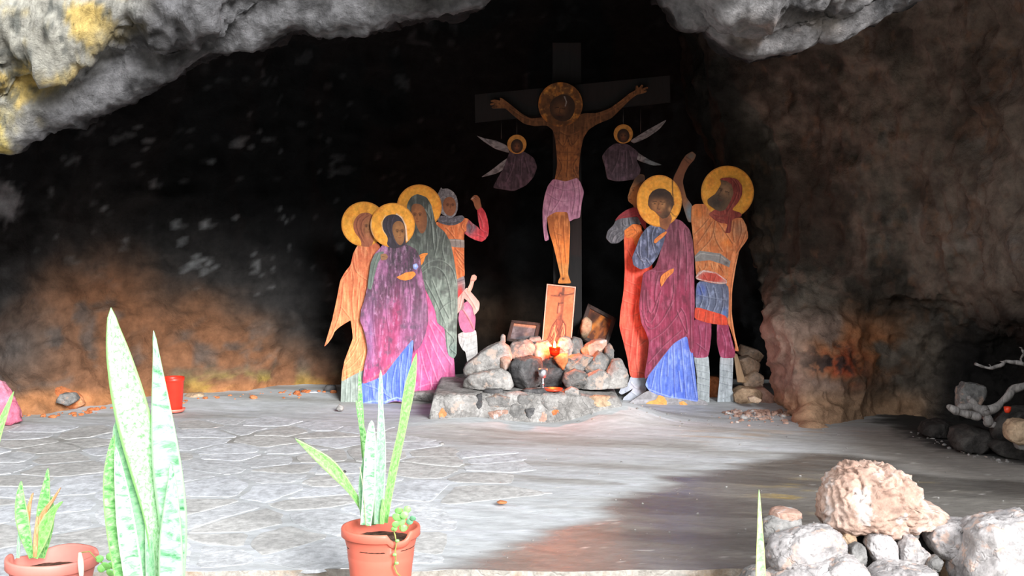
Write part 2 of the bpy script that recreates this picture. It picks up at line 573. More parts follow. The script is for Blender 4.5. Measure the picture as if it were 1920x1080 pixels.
xg, yg = np.linspace(-6.0, 6.0, 430), np.concatenate([np.linspace(FRONT, 9.2, 250), np.linspace(9.23, 11.2, 40)])
X, Y = np.meshgrid(xg, yg)
x, y = X.ravel(), Y.ravel()
jig = np.exp(-((y - FRONT) / 0.05) ** 2) * 0.035 * fbm(np.stack([x * 3, 0 * x, 0 * x], 1), 4, 84)
y = y + jig
Z = floor_z(x, y)
pf = np.stack([x, y, Z], 1)
pn = np.stack([x * 1.0 - y * 0.5, x * 1.2 + y * 5.0, 0 * x], 1)
n1, n2 = fbm(pn * 0.9, 5, 85), fbm(pn * 3.2, 4, 86)
n3 = fbm(pf * 22, 3, 87)
pts2 = np.stack([x, y], 1)
sd = seg_dist(pts2, np.vstack([WET, WET[:1]])) * np.where(inside(pts2, WET), 1, -1)
wet = smooth01(sd + 0.16 * n1 + 0.07 * n2, -0.08, 0.16)
C = np.tile(np.array([184., 187, 189]), (len(x), 1))
C = blend(C, (156, 155, 151), smooth01(n1, 0.05, 0.45) * 0.75)
C = blend(C, (200, 203, 209), smooth01(n2 - 0.3 * n1, 0.12, 0.5) * 0.7)
C = blend(C, (140, 138, 133), smooth01(n2 + n1, 0.55, 0.9) * 0.7)
Pq = to_px(pf)
C = blend(C, (176, 150, 122), smooth01(n2, 0.1, 0.5) * np.clip(blob(Pq, 1560, 806, 120, 16) + blob(Pq, 1350, 815, 70, 12), 0, 1) * 0.8)
C = blend(C, (138, 130, 121), np.clip(1.3 * blob(Pq, 1720, 830, 150, 50) + 1.3 * blob(Pq, 1900, 880, 160, 40), 0, 1) * 0.8)
Cw = np.tile(np.array([122., 118, 113]), (len(x), 1))
Cw = blend(Cw, (94, 90, 86), smooth01(n1, -0.1, 0.4) * 0.7)
Cw = blend(Cw, (140, 135, 128), smooth01(n2, 0.15, 0.5) * 0.55)
Cw = blend(Cw, (168, 142, 86), smooth01(n2, 0.18, 0.42) * np.clip(blob(Pq, 1480, 930, 60, 30) + blob(Pq, 1760, 895, 60, 14) + blob(Pq, 1880, 890, 60, 14), 0, 1) * 0.8)
C = C * (1 - wet[:, None]) + Cw * wet[:, None]
RECESS_SHADE = np.array([gpt(a, b) for a, b in [(1625, 764), (1655, 798), (1690, 820), (1751, 843), (1816, 856), (1930, 876), (2150, 905), (2400, 800), (1900, 690), (1700, 735)]])
sd_shade = seg_dist(pts2, np.vstack([RECESS_SHADE, RECESS_SHADE[:1]])) * np.where(inside(pts2, RECESS_SHADE), 1, -1)
C = blend(C, (34, 32, 31), smooth01(sd_shade + 0.12 * n2 + 0.05 * n3, -0.06, 0.16) * 0.93)   # shadow of the recess painted into the floor colour
C = blend(C, (215, 212, 205), smooth01(n3, 0.62, 0.72) * 0.6)


def floor_material():
    m, N, Lk, b = nodes('cement_floor')
    t = N.new('ShaderNodeTexCoord')
    a = N.new('ShaderNodeVertexColor'); a.layer_name = 'Col'
    w = N.new('ShaderNodeAttribute'); w.attribute_name = 'wet'
    mp = N.new('ShaderNodeMapping')
    mp.inputs['Scale'].default_value = (3, 9, 3)
    mp.inputs['Rotation'].default_value = (0, 0, -0.35)
    Lk.new(t.outputs['Object'], mp.inputs[0])
    n = noise_node(N, Lk, mp.outputs[0], 3, 9, 0.68, 0.3)
    r = ramp_node(N, Lk, n.outputs[0], [(0.3, (0.78,) * 3), (0.68, (1.18,) * 3)])
    Lk.new(mixrgb(N, Lk, 'MULTIPLY', 1.0, a.outputs[0], r.outputs[0]), b.inputs['Base Color'])
    rr = ramp_node(N, Lk, w.outputs['Fac'], [(0.0, (0.85,) * 3), (1.0, (0.17,) * 3)])
    Lk.new(rr.outputs[0], b.inputs['Roughness'])
    b.inputs['Specular IOR Level'].default_value = 0.4
    n2 = noise_node(N, Lk, mp.outputs[0], 7, 9, 0.7)
    bump(N, Lk, b, n2.outputs[0], 0.35, 0.012)
    return m


M_FLOOR = floor_material()
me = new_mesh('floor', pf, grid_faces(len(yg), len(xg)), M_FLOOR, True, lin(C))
at = me.attributes.new('wet', 'FLOAT', 'POINT')
at.data.foreach_set('value', wet.astype(np.float32))
floor = tag(obj('floor', me), kind='structure')
# front edge of the slab
ex = xg
ez = floor_z(ex, np.full_like(ex, FRONT))
ey = FRONT + 0.035 * fbm(np.stack([ex * 3, 0 * ex, 0 * ex], 1), 4, 84)
ev = np.concatenate([np.stack([ex, ey, ez], 1), np.stack([ex, ey + 0.01, ez - 0.09], 1)])
M_EDGE = mat_rock('slab_edge_cement', [(150, 140, 128), (185, 180, 172), (175, 150, 125)], 5)
obj('slab_edge', new_mesh('slab_edge', ev, grid_faces(2, len(ex), True), M_EDGE), floor)

# flagstones let into the cement (parts of the floor)
M_FLAG = [mat_rock('flagstone_%s' % n, c, 4, 0.85, 0.4, 0.008, 18) for n, c in
          (('grey', [(182, 184, 186), (194, 196, 199), (204, 206, 209)]), ('pale', [(188, 190, 194), (200, 203, 208), (210, 212, 217)]), ('warm', [(174, 173, 171), (186, 185, 183), (198, 197, 195)]))]
REG = np.array([gpt(px, py) for px, py in [(-160, 800), (620, 782), (760, 815), (930, 850), (1010, 900), (900, 985), (770, 1045), (420, 1058), (-300, 1058)]])
seeds = []
r_ = random.Random(5)
yy = 5.2
row = 0
while yy < 9.2:
    xx = -3.4 + (row % 2) * 0.17
    while xx < 0.6:
        seeds.append((xx + r_.uniform(-.19, .19), yy + r_.uniform(-.12, .12)))
        xx += 0.40
    yy += 0.27
    row += 1


def clip_half(poly, a, b):
    """keep what is nearer to a than to b"""
    m = ((a[0] + b[0]) / 2, (a[1] + b[1]) / 2)
    d = (b[0] - a[0], b[1] - a[1])
    f = lambda p: (p[0] - m[0]) * d[0] + (p[1] - m[1]) * d[1]
    out = []
    for i in range(len(poly)):
        p, q = poly[i], poly[(i + 1) % len(poly)]
        fp, fq = f(p), f(q)
        if fp <= 0: out.append(p)
        if (fp < 0) != (fq < 0):
            t = fp / (fp - fq)
            out.append((p[0] + t * (q[0] - p[0]), p[1] + t * (q[1] - p[1])))
    return out


def stone_prism(name, poly2, zfun, th, mat, parent, r):
    c = poly2.mean(0)
    rings = []
    for s, dz in ((1.0, -0.012), (0.97, th * 0.7), (0.88, th)):
        q = c + (poly2 - c) * s
        z = zfun(q[:, 0], q[:, 1]) + dz
        rings.append(np.column_stack([q, z]))
    n = len(poly2)
    zc = zfun(c[None, 0], c[None, 1])[0] + th * 1.1
    v = np.vstack(rings + [[(c[0], c[1], zc)]])
    f = []
    for k in range(2):
        for i in range(n):
            j = (i + 1) % n
            f.append((k * n + i, k * n + j, (k + 1) * n + j, (k + 1) * n + i))
    for i in range(n):
        f.append((2 * n + i, 2 * n + (i + 1) % n, 3 * n))
    return obj(name, new_mesh(name, v, f, mat, False), parent)


for i, s in enumerate(seeds):
    if not inside(np.array([s]), REG)[0]:
        continue
    poly = [(s[0] - .6, s[1] - .6), (s[0] + .6, s[1] - .6), (s[0] + .6, s[1] + .6), (s[0] - .6, s[1] + .6)]
    for j, t in enumerate(seeds):
        if j != i and abs(t[0] - s[0]) < 1 and abs(t[1] - s[1]) < 1:
            poly = clip_half(poly, s, t)
    poly = np.array(poly)
    c = poly.mean(0)
    gap = 0.010 + 0.016 * r_.random()
    d = np.linalg.norm(poly - c, axis=1, keepdims=True)
    poly = c + (poly - c) * (1 - gap / d)
    q_ = np.roll(poly, -1, 0)
    poly = np.stack([poly * .88 + q_ * .12, poly * .5 + q_ * .5, poly * .12 + q_ * .88], 1).reshape(-1, 2)
    poly += np.array([[r_.uniform(-.010, .010), r_.uniform(-.010, .010)] for _ in poly])
    stone_prism('flagstone', poly, floor_z, 0.0015 + 0.003 * r_.random(), r_.choice(M_FLAG), floor, r_)

# ground before the cave mouth
gx, gy = np.linspace(-30, 30, 200), np.concatenate([np.linspace(-24, 3.0, 40), np.linspace(3.1, 5.36, 60)])
X, Y = np.meshgrid(gx, gy)
gp = np.stack([X.ravel(), Y.ravel(), 0 * X.ravel()], 1)
gp[:, 2] = -0.105 + 0.012 * fbm(gp * 3, 4, 91)
low_sky_block = smooth01(gp[:, 1], -9, -24)                    # unseen slope added behind the camera to block low sky
gp[:, 2] += 7.0 * low_sky_block + low_sky_block * fbm(gp * 0.5, 3, 94)
C = blend(np.tile(np.array([120., 116, 108]), (len(gp), 1)), (160, 152, 142), smooth01(fbm(gp * 9, 3, 92), -0.1, 0.4))
C = blend(C, (58, 66, 40), smooth01(low_sky_block, 0.02, 0.2))
M_GROUND = mat_vc('gravelly_earth', 0.95, 0.4, 60, 1.0, 0.02, 70)
ground = tag(obj('ground', new_mesh('ground', gp, grid_faces(len(gy), len(gx)), M_GROUND, True, lin(C))), kind='structure')

# ------------------------------------------------------------------ the painted cut-out panels
M_PAINT = mat_vc('oil_paint_on_board', 0.62, 0.16, 55, 0.22, 0.004, 60, 0.3)


def crop(x0, y0, s):
    return lambda pts: np.asarray(pts, float) / s + np.array([x0, y0])


def paint(P, base, ops, seed):
    C = np.tile(np.asarray(base, float), (len(P), 1))
    q = np.column_stack([P, np.full(len(P), seed * 3.7)])
    for op in ops:
        k = op[0]
        if k == 'g':                                   # gradient between two rows
            _, y0, y1, c0, c1 = op
            t = smooth01(P[:, 1], y0, y1)[:, None]
            C = C * 0 + np.asarray(c0, float) * (1 - t) + np.asarray(c1, float) * t
        elif k == 'b':
            _, cx, cy, rx, ry, c, a = op
            C = blend(C, c, np.clip(blob(P, cx, cy, rx, ry) * a, 0, 1))
        elif k == 's':
            _, line, w, c, a = op
            d = seg_dist(P, line)
            C = blend(C, c, a * np.clip(1 - (d / w) ** 2, 0, 1) ** 0.8)
        elif k == 'n':                                 # brushed mottling
            _, sx_, sy_, c, a, th = op
            n = fbm(q * np.array([1 / sx_, 1 / sy_, 1]), 4, seed + 11)
            C = blend(C, c, a * smooth01(n, th, th + 0.35))
    n = fbm(q * np.array([0.16, 0.09, 1]), 3, seed + 5)
    return np.clip(C * (1 + 0.10 * n[:, None]), 0, 255)


def soften(pts, rnd):
    p = np.asarray(pts, float)
    if rnd == 1:                                       # keep the drawn corners, only break their edge
        q = np.roll(p, -1, 0)
        p = np.stack([p * .87 + q * .13, p * .13 + q * .87], 1).reshape(-1, 2)
        q = np.roll(p, -1, 0)
        return np.stack([p * .8 + q * .2, p * .2 + q * .8], 1).reshape(-1, 2)
    return chaikin(p, rnd)


def panel_part(name, outline, Y, layer, base, ops, parent, root, seed=0, step=1.35, th=0.016, rnd=2, label=None):
    """one painted piece of a plywood cut-out: a solid board following its outline, painted front"""
    out = soften(outline, rnd) if rnd else np.asarray(outline, float)
    # even out the outline
    pts = []
    n = len(out)
    for i in range(n):
        a, b = out[i], out[(i + 1) % n]
        k = max(1, int(np.hypot(*(b - a)) / (step * 1.3)))
        for j in range(k):
            pts.append(a + (b - a) * j / k)
    out = np.array(pts)
    lo, hi = out.min(0), out.max(0)
    gx_, gy_ = np.meshgrid(np.arange(lo[0], hi[0], step), np.arange(lo[1], hi[1], step))
    gxy = np.stack([gx_.ravel() + (np.floor(gy_.ravel() / step) % 2) * step * .5, gy_.ravel()], 1)
    gxy = gxy[inside(gxy, out)]
    if len(gxy):
        keep = np.ones(len(gxy), bool)
        for k in range(0, len(out), 1):
            keep &= (np.abs(gxy - out[k]).max(1) > step * 0.6)
        gxy = gxy[keep]
    allp = np.vstack([out, gxy]) if len(gxy) else out
    nb = len(out)
    v2, _, f, *_ = delaunay_2d_cdt([Vector(p) for p in allp], [], [list(range(nb))], 1, 1e-6)
    v2 = np.array([tuple(v) for v in v2])
    C = paint(v2, base, ops, seed)
    Yf = Y - th * 0.5 - 0.0016 * layer
    xz = XZ(v2, Y)
    o3 = root.location
    front = np.column_stack([xz[:, 0] - o3.x, np.full(len(xz), Yf - o3.y), xz[:, 1] - o3.z])
    edge = XZ(out, Y)
    rim0 = np.column_stack([edge[:, 0] - o3.x, np.full(nb, Yf - o3.y), edge[:, 1] - o3.z])
    rim1 = rim0 + np.array([0, th, 0])
    verts = np.vstack([front, rim0, rim1])
    nf = len(front)
    faces = []
    for t in f:
        a, b, c = t[:3]
        ar = (v2[b][0] - v2[a][0]) * (v2[c][1] - v2[a][1]) - (v2[b][1] - v2[a][1]) * (v2[c][0] - v2[a][0])
        faces.append(tuple(t) if ar < 0 else tuple(t)[::-1])
    area = 0.5 * np.sum(out[:, 0] * np.roll(out[:, 1], -1) - np.roll(out[:, 0], -1) * out[:, 1])
    idx = list(range(nb))
    for i in range(nb):
        j = (i + 1) % nb
        q = (nf + i, nf + j, nf + nb + j, nf + nb + i)
        faces.append(q if area > 0 else q[::-1])
    faces.append([nf + nb + i for i in (idx if area > 0 else idx[::-1])])
    faces = [tuple(reversed(fc)) for fc in faces]
    rimc = np.tile(np.array([120., 98, 78]), (2 * nb, 1))
    me = bpy.data.meshes.new(name)
    me.from_pydata([tuple(map(float, q)) for q in verts], [], [tuple(map(int, q)) for q in faces])
    ca = me.color_attributes.new('Col', 'FLOAT_COLOR', 'POINT')
    c4 = np.ones((len(verts), 4), np.float32)
    c4[:, :3] = lin(np.vstack([C, rimc]))
    ca.data.foreach_set('color', c4.ravel())
    me.materials.append(M_PAINT)
    me.update()
    o = obj(name, me, parent)
    if label: o['label'] = label
    return o


def folds(T, lines, lw=1.1, light=(255, 205, 170), dark=(120, 50, 30), al=0.6, ad=0.6, off=1.8):
    ops = []
    if light is not None and len(lines) > 2:           # thin brushed drapery between the drawn folds
        ops += [('n', 2.4, 26, light, .30, .06), ('n', 2.1, 22, dark, .34, .10)]
    for l in lines:
        q = chaikin(T(l), 2, closed=False)
        if dark is not None: ops.append(('s', q, max(lw, 1.15), dark, ad * .8))
        if light is not None: ops.append(('s', q + np.array([off, -0.3]), max(lw, 1.2), light, al * .6))
    return ops


def face_ops(cx, cy, w, h, skin_l=(196, 132, 84), dk=(60, 34, 24), turn=0.0, beard=None):
    """brow, eyes, nose, mouth of a small painted face centred there"""
    s = turn * w * 0.18
    o = [('b', cx + s, cy, w * .34, h * .42, skin_l, 0.55)]
    for sg in (-1, 1):
        ex = cx + s + sg * w * .2
        o += [('s', np.array([[ex - w * .11, cy - h * .12], [ex, cy - h * .15], [ex + w * .11, cy - h * .12]]), 1.1, dk, .55),
              ('b', ex, cy - h * .065, w * .09, h * .045, (40, 25, 18), .75)]
    o += [('s', np.array([[cx + s + turn * w * .04, cy - h * .1], [cx + s + turn * w * .09, cy + h * .09], [cx + s, cy + h * .11]]), 1.0, dk, .5),
          ('s', np.array([[cx + s - w * .1, cy + h * .2], [cx + s, cy + h * .21], [cx + s + w * .1, cy + h * .2]]), 1.0, (110, 52, 40), .6)]
    if beard:
        o += [('b', cx + s, cy + h * .36, w * .34, h * .16, beard, 0.95)]
    return o


HALO = (240, 166, 60)


def halo(T, c, r, Y, layer, root, seed, rim=None, col=HALO, ry=None, extra=()):
    q = T([c])[0]
    s = float(T([[1, 0]])[0][0] - T([[0, 0]])[0][0])
    ops = [('n', 14, 14, (226, 142, 50), .6, 0.0), ('n', 5, 5, (248, 184, 88), .5, 0.1)]
    ops += [('s', circle(q[0], q[1], r * s - .8, (ry or r) * s - .8), 1.6, (176, 104, 40), .55)]
    ops += list(extra)
    return panel_part('halo', circle(q[0], q[1], r * s, (ry or r) * s), Y, layer, col, ops, root, root, seed, rnd=0)


T1, T3, T4 = crop(600, 330, 2.4), crop(740, 340, 4.911), crop(1120, 280, 2.118)
T5, T6, T7 = crop(1130, 290, 4.156), crop(1270, 290, 4.156), crop(870, 130, 2.5725)
GRP_F = 'painted cut-out figures of the shrine'


def figure(px, py, Y, name, label):
    q = W(px, py, Y)
    return thing(name, (q.x, q.y, q.z), label, 'painted panel', GRP_F)


# --- woman in orange, leftmost
YA = 9.44
f = figure(668, 762, YA, 'painted_figure_panel', 'painted cut-out panel of a haloed woman in an orange cloak, leftmost of all')
panel_part('underskirt', T1([(98, 905), (93, 1032), (200, 1032), (215, 860), (140, 880)]), YA, 0, (140, 150, 142),
           folds(T1, [[(120, 900), (112, 1030)], [(140, 895), (136, 1030)], [(158, 885), (165, 1030)], [(175, 880), (186, 1030)]], 1.0, (196, 206, 198), (82, 90, 86)), f, f, 101, rnd=0)
panel_part('cloak', T1([(190, 288), (166, 318), (149, 350), (139, 400), (113, 432), (92, 470), (86, 500), (75, 560), (55, 650), (36, 715), (19, 770), (40, 748), (58, 722), (66, 700), (90, 678), (138, 648), (140, 655), (145, 690), (149, 730),
                         (130, 780), (111, 830), (101, 880), (97, 926), (140, 900), (185, 878), (230, 860), (240, 650), (240, 560), (240, 480), (260, 400), (270, 340), (270, 310), (235, 285)]), YA, 1, (230, 130, 84),
           [('g', 450, 640, (200, 106, 72), (236, 138, 92)), ('n', 10, 26, (250, 160, 105), .5, 0.05)] +
           folds(T1, [[(150, 350), (150, 395), (165, 440), (212, 470)], [(140, 400), (152, 470), (142, 560), (150, 650)], [(95, 470), (128, 432), (142, 405)], [(95, 590), (66, 690), (25, 765)], [(95, 590), (135, 640)],
                      [(80, 650), (95, 590), (105, 480)], [(200, 500), (190, 600), (205, 750)], [(180, 480), (165, 600), (160, 720)]], 1.0, (255, 186, 132), (150, 62, 38), .7, .75) +
           folds(T1, [[(108, 850), (150, 800), (178, 730)], [(104, 880), (150, 850), (196, 790)], [(101, 908), (150, 880), (200, 850)], [(118, 815), (150, 770), (165, 735)], [(190, 700), (205, 760), (182, 850)], [(170, 560), (172, 640), (185, 700)]], 1.2, (255, 196, 140), (184, 78, 40), .85, .6), f, f, 102, rnd=1)
halo(T1, (198, 216), 101, YA, 2, f, 103)
panel_part('head', T1([(205, 163), (178, 170), (156, 195), (149, 225), (158, 255), (178, 278), (188, 300), (185, 318), (245, 318), (245, 200), (235, 170)]), YA, 3, (158, 92, 66),
           [('b', *T1([(214, 232)])[0], 9, 17, (150, 98, 64), .9)] + folds(T1, [[(200, 172), (172, 190), (164, 225), (176, 262), (196, 296)], [(212, 182), (188, 204), (184, 240), (196, 270)], [(222, 178), (196, 196)]], 0.9, (196, 120, 86), (92, 46, 34), .6, .9) +
           face_ops(*T1([(216, 232)])[0], 24, 40, (178, 122, 80), turn=.5), f, f, 104)

# --- woman in green mantle, standing behind
YB = 9.50
f = figure(800, 738, YB, 'painted_figure_panel', 'painted cut-out panel of a haloed woman in a dark green mantle over a pink dress')
panel_part('dress', T1([(420, 480), (480, 470), (515, 560), (540, 660), (575, 690), (588, 790), (603, 815), (612, 955), (560, 972), (500, 970), (440, 985), (340, 1000), (340, 700)]), YB, 0, (208, 86, 138),
           [('n', 12, 40, (180, 92, 140), .7, 0.0), ('n', 8, 30, (232, 130, 170), .6, 0.12), ('b', *T1([(560, 780)])[0], 16, 50, (190, 120, 160), .6)] +
           folds(T1, [[(492, 670), (530, 760), (590, 850)], [(486, 720), (520, 800), (560, 880)], [(470, 760), (500, 850), (528, 930)], [(450, 790), (470, 880), (510, 965)], [(500, 650), (540, 700), (566, 740)], [(455, 850), (446, 970)], [(440, 950), (500, 930), (560, 940), (606, 930)],
                      [(490, 900), (500, 940), (490, 970)]], 1.3, (250, 178, 206), (150, 50, 100), .85, .5), f, f, 111, rnd=1)
halo(T1, (447, 139), 101, YB, 1, f, 112)
panel_part('mantle', T1([(438, 80), (410, 94), (393, 124), (391, 160), (400, 250), (380, 320), (400, 480), (470, 500), (500, 560), (520, 610), (528, 662), (562, 684), (568, 760), (578, 806), (602, 822), (616, 800), (616, 690), (620, 590), (619, 480), (603, 370),
                           (588, 300), (562, 252), (522, 218), (512, 175), (502, 130), (480, 95)]), YB, 2, (98, 106, 100),
           [('g', 370, 620, (70, 74, 70), (128, 144, 134)), ('n', 9, 22, (150, 164, 154), .5, 0.1), ('n', 14, 14, (60, 62, 62), .45, 0.1)] +
           folds(T1, [[(500, 150), (505, 250), (512, 330)], [(470, 150), (500, 200), (508, 300)], [(520, 240), (530, 300), (514, 360)], [(560, 260), (545, 320), (560, 380)], [(440, 430), (480, 385), (540, 375), (595, 410), (612, 480)],
                      [(450, 440), (500, 400), (560, 430), (585, 520), (590, 620)], [(505, 470), (540, 560), (580, 640)], [(470, 470), (520, 560), (560, 660)], [(560, 690), (612, 740), (575, 770), (612, 800)], [(566, 690), (575, 810)], [(535, 610), (560, 580), (600, 560)]],
                 1.1, (176, 190, 180), (44, 50, 48), .7, .8), f, f, 113, rnd=1)
panel_part('face', T1([(414, 130), (432, 122), (460, 130), (478, 160), (484, 200), (478, 240), (462, 262), (446, 250), (432, 215), (420, 185), (410, 160)]), YB, 3, (128, 84, 56),
           [('b', *T1([(440, 180)])[0], 10, 18, (166, 108, 66), .8)] + face_ops(*T1([(444, 182)])[0], 24, 46, (172, 112, 68), turn=-.5), f, f, 114)
panel_part('hand', T1([(442, 408), (440, 372), (452, 350), (484, 344), (488, 350), (474, 362), (468, 388), (456, 402)]), YB, 6, (222, 132, 58),
           folds(T1, [[(450, 360), (478, 352)], [(448, 380), (466, 366)]], 0.7, (240, 166, 96), (150, 78, 34), .6, .8), f, f, 115, th=0.05)

# --- woman in purple, in front
YC = 9.40
f = figure(720, 758, YC, 'painted_figure_panel', 'painted cut-out panel of a haloed woman in a dark purple robe with a blue skirt')
panel_part('skirt', T1([(186, 930), (250, 905), (320, 840), (375, 775), (419, 733), (421, 752), (413, 830), (402, 900), (386, 1022), (340, 1012), (300, 1022), (250, 1032), (165, 1032), (184, 990)]), YC, 0, (92, 116, 204),
           [('n', 7, 26, (70, 92, 196), .7, 0.05), ('n', 6, 24, (150, 164, 222), .6, 0.15), ('b', *T1([(345, 1022)])[0], 11, 4, (206, 70, 62), 1.2), ('b', *T1([(235, 1030)])[0], 14, 2.2, (190, 70, 90), .8)] +
           folds(T1, [[(340, 850), (320, 940), (330, 1010)], [(370, 800), (356, 900), (360, 1000)], [(260, 910), (290, 970), (300, 1015)], [(400, 770), (384, 880), (372, 1000)], [(230, 930), (240, 1000)], [(200, 940), (260, 960), (320, 1000)], [(300, 890), (296, 960)]], 1.2, (186, 200, 240), (40, 54, 140), .75, .7) +
           [('s', T1([(300, 1012), (345, 996), (386, 1008)]), 1.6, (176, 196, 240), .8), ('s', T1([(170, 1028), (240, 1012), (300, 1016)]), 1.5, (168, 184, 236), .7)], f, f, 121, rnd=1)
panel_part('robe', T1([(300, 285), (270, 325), (246, 350), (228, 390), (220, 450), (214, 500), (200, 560), (186, 600), (180, 650), (194, 680), (209, 740), (215, 790), (200, 850), (190, 938), (250, 915), (292, 893), (332, 838), (382, 776), (420, 732), (425, 790),
                         (452, 768), (472, 720), (487, 660), (484, 580), (472, 500), (456, 420), (452, 370), (432, 330), (385, 305), (340, 300)]), YC, 1, (120, 60, 96),
           [('g', 480, 650, (62, 54, 61), (140, 80, 114)), ('n', 16, 40, (176, 112, 156), .8, -0.05), ('n', 7, 16, (110, 72, 100), .7, 0.0), ('b', *T1([(300, 800)])[0], 22, 62, (184, 62, 102), .75), ('b', *T1([(215, 900)])[0], 20, 26, (186, 44, 96), .7), ('b', *T1([(345, 640)])[0], 9, 50, (178, 48, 92), .5),
            ('n', 3, 13, (204, 164, 196), .6, 0.16), ('n', 9, 12, (92, 76, 92), .6, 0.12), ('b', *T1([(450, 620)])[0], 12, 26, (100, 78, 96), .7), ('b', *T1([(228, 720)])[0], 6, 60, (150, 110, 160), .6)] +
           folds(T1, [[(420, 738), (340, 830), (250, 905), (192, 932)]], 1.2, (230, 128, 110), (120, 40, 80), .9, .3, 0) +
           folds(T1, [[(240, 560), (236, 640), (250, 760)], [(300, 500), (296, 620), (310, 700)], [(400, 480), (410, 560), (404, 660)], [(360, 480), (356, 560)]], 1.2, (206, 150, 190), (84, 36, 70), .5, .6), f, f, 122, rnd=1)
panel_part('shoulder_drape', T1([(268, 340), (246, 352), (229, 390), (220, 455), (214, 505), (232, 512), (248, 440), (262, 390), (280, 362), (290, 340)]), YC, 2, (104, 116, 108), folds(T1, [[(262, 350), (240, 410), (228, 500)]], 0.9, (160, 170, 160), (60, 66, 62)), f, f, 123, rnd=1)
halo(T1, (328, 221), 100, YC, 3, f, 124, extra=[('s', T1([(392, 290), (386, 225), (368, 188), (345, 172)]), 1.8, (224, 204, 196), .9), ('s', T1([(230, 180), (228, 240), (248, 290), (270, 316)]), 2.2, (226, 200, 176), .7), ('s', T1([(300, 268), (284, 242), (278, 210), (296, 178)]), 1.1, (232, 214, 190), .7)])
panel_part('hood', T1([(322, 172), (298, 180), (281, 205), (283, 240), (300, 265), (308, 285), (300, 310), (330, 330), (388, 312), (386, 280), (384, 225), (368, 190), (348, 174)]), YC, 4, (58, 52, 60),
           [('n', 5, 9, (92, 80, 96), .5, 0.1)] + folds(T1, [[(330, 180), (318, 210), (322, 270), (345, 312)], [(306, 190), (298, 230), (316, 270)]], 0.9, (110, 98, 112), (34, 30, 36), .5, .6), f, f, 125)
panel_part('face', T1([(350, 200), (330, 214), (325, 240), (332, 270), (345, 300), (362, 314), (377, 300), (383, 262), (381, 226), (370, 206)]), YC, 5, (132, 92, 60),
           [('b', *T1([(356, 250)])[0], 9, 17, (172, 122, 74), .7)] + face_ops(*T1([(356, 256)])[0], 23, 44, (170, 116, 70), turn=.4), f, f, 126)
panel_part('hand', T1([(344, 455), (362, 447), (385, 434), (422, 428), (433, 442), (412, 464), (385, 470), (362, 466)]), YC, 4, (222, 134, 58), folds(T1, [[(350, 456), (385, 450), (410, 446)], [(372, 442), (392, 440)]], 0.7, (242, 172, 100), (160, 82, 36), .6, .7), f, f, 127, rnd=1)
panel_part('hand', T1([(272, 352), (296, 348), (308, 362), (300, 376), (276, 380)]), YC, 4, (150, 110, 78), [('s', T1([(278, 362), (302, 364)]), .7, (90, 60, 46), .8)], f, f, 128, rnd=1)
panel_part('cuff', T1([(418, 398), (436, 392), (444, 408), (434, 422), (420, 416)]), YC, 4, (120, 140, 200), [('b', *T1([(430, 404)])[0], 3, 3, (210, 220, 250), .9)], f, f, 129, rnd=1)

# --- soldier with raised fist, behind the left group
YD = 9.62
f = figure(868, 690, YD, 'painted_figure_panel', 'painted cut-out panel of a soldier in grey hood and orange tunic raising one fist')
panel_part('boot', T1([(620, 712), (640, 702), (702, 690), (708, 745), (712, 870), (668, 870), (655, 790), (642, 782), (626, 752)]), YD, 0, (196, 192, 190),
           folds(T1, [[(622, 716), (660, 730), (704, 712)], [(640, 780), (650, 740)], [(660, 760), (700, 745)], [(660, 790), (706, 772)], [(664, 815), (708, 800)]], 0.9, (236, 234, 232), (110, 106, 108), .6, .7), f, f, 131, rnd=1)
panel_part('leg', T1([(632, 585), (665, 560), (690, 588), (701, 640), (696, 700), (648, 706), (630, 682), (622, 640)]), YD, 1, (186, 112, 148), [('n', 8, 14, (214, 160, 184), .7, 0.0)] + folds(T1, [[(640, 600), (668, 640), (690, 690)]], 0.9), f, f, 132, rnd=1)
panel_part('tunic', T3([(380, 368), (440, 388), (500, 405), (600, 378), (640, 336), (682, 346), (690, 400), (662, 460), (642, 465), (638, 540), (641, 610), (641, 760), (647, 880), (560, 920), (470, 800), (420, 640), (390, 500)]), YD, 2, (216, 118, 68),
           [('n', 7, 16, (238, 152, 96), .6, 0.0)] + folds(T3, [[(470, 430), (520, 480), (560, 540)], [(520, 420), (540, 480)], [(560, 620), (600, 680), (636, 720)], [(556, 650), (600, 720), (638, 760)], [(580, 640), (630, 680)], [(575, 720), (620, 790)], [(580, 780), (636, 830)], [(630, 380), (610, 420), (640, 455)]], 0.8, (250, 186, 130), (140, 60, 34), .7, .8), f, f, 133, rnd=1)
panel_part('belt', T3([(500, 532), (560, 530), (642, 540), (643, 612), (560, 606), (500, 596)]), YD, 3, (146, 138, 132), [('s', T3([(510, 540), (640, 548)]), .9, (196, 188, 180), .8), ('s', T3([(560, 534), (566, 604)]), .8, (90, 84, 82), .7), ('s', T3([(604, 538), (608, 608)]), .8, (90, 84, 82), .7)], f, f, 134, rnd=0)
panel_part('kilt', T3([(572, 900), (642, 868), (650, 960), (640, 1040), (640, 1180), (560, 1200), (560, 960)]), YD, 3, (146, 140, 142), [('s', T3([(576, 925), (645, 900)]), 1.2, (86, 88, 100), .8), ('s', T3([(576, 955), (645, 935)]), 1.2, (200, 192, 186), .8), ('b', *T3([(606, 1050)])[0], 6, 18, (210, 70, 72), 1.3)], f, f, 135, rnd=1)
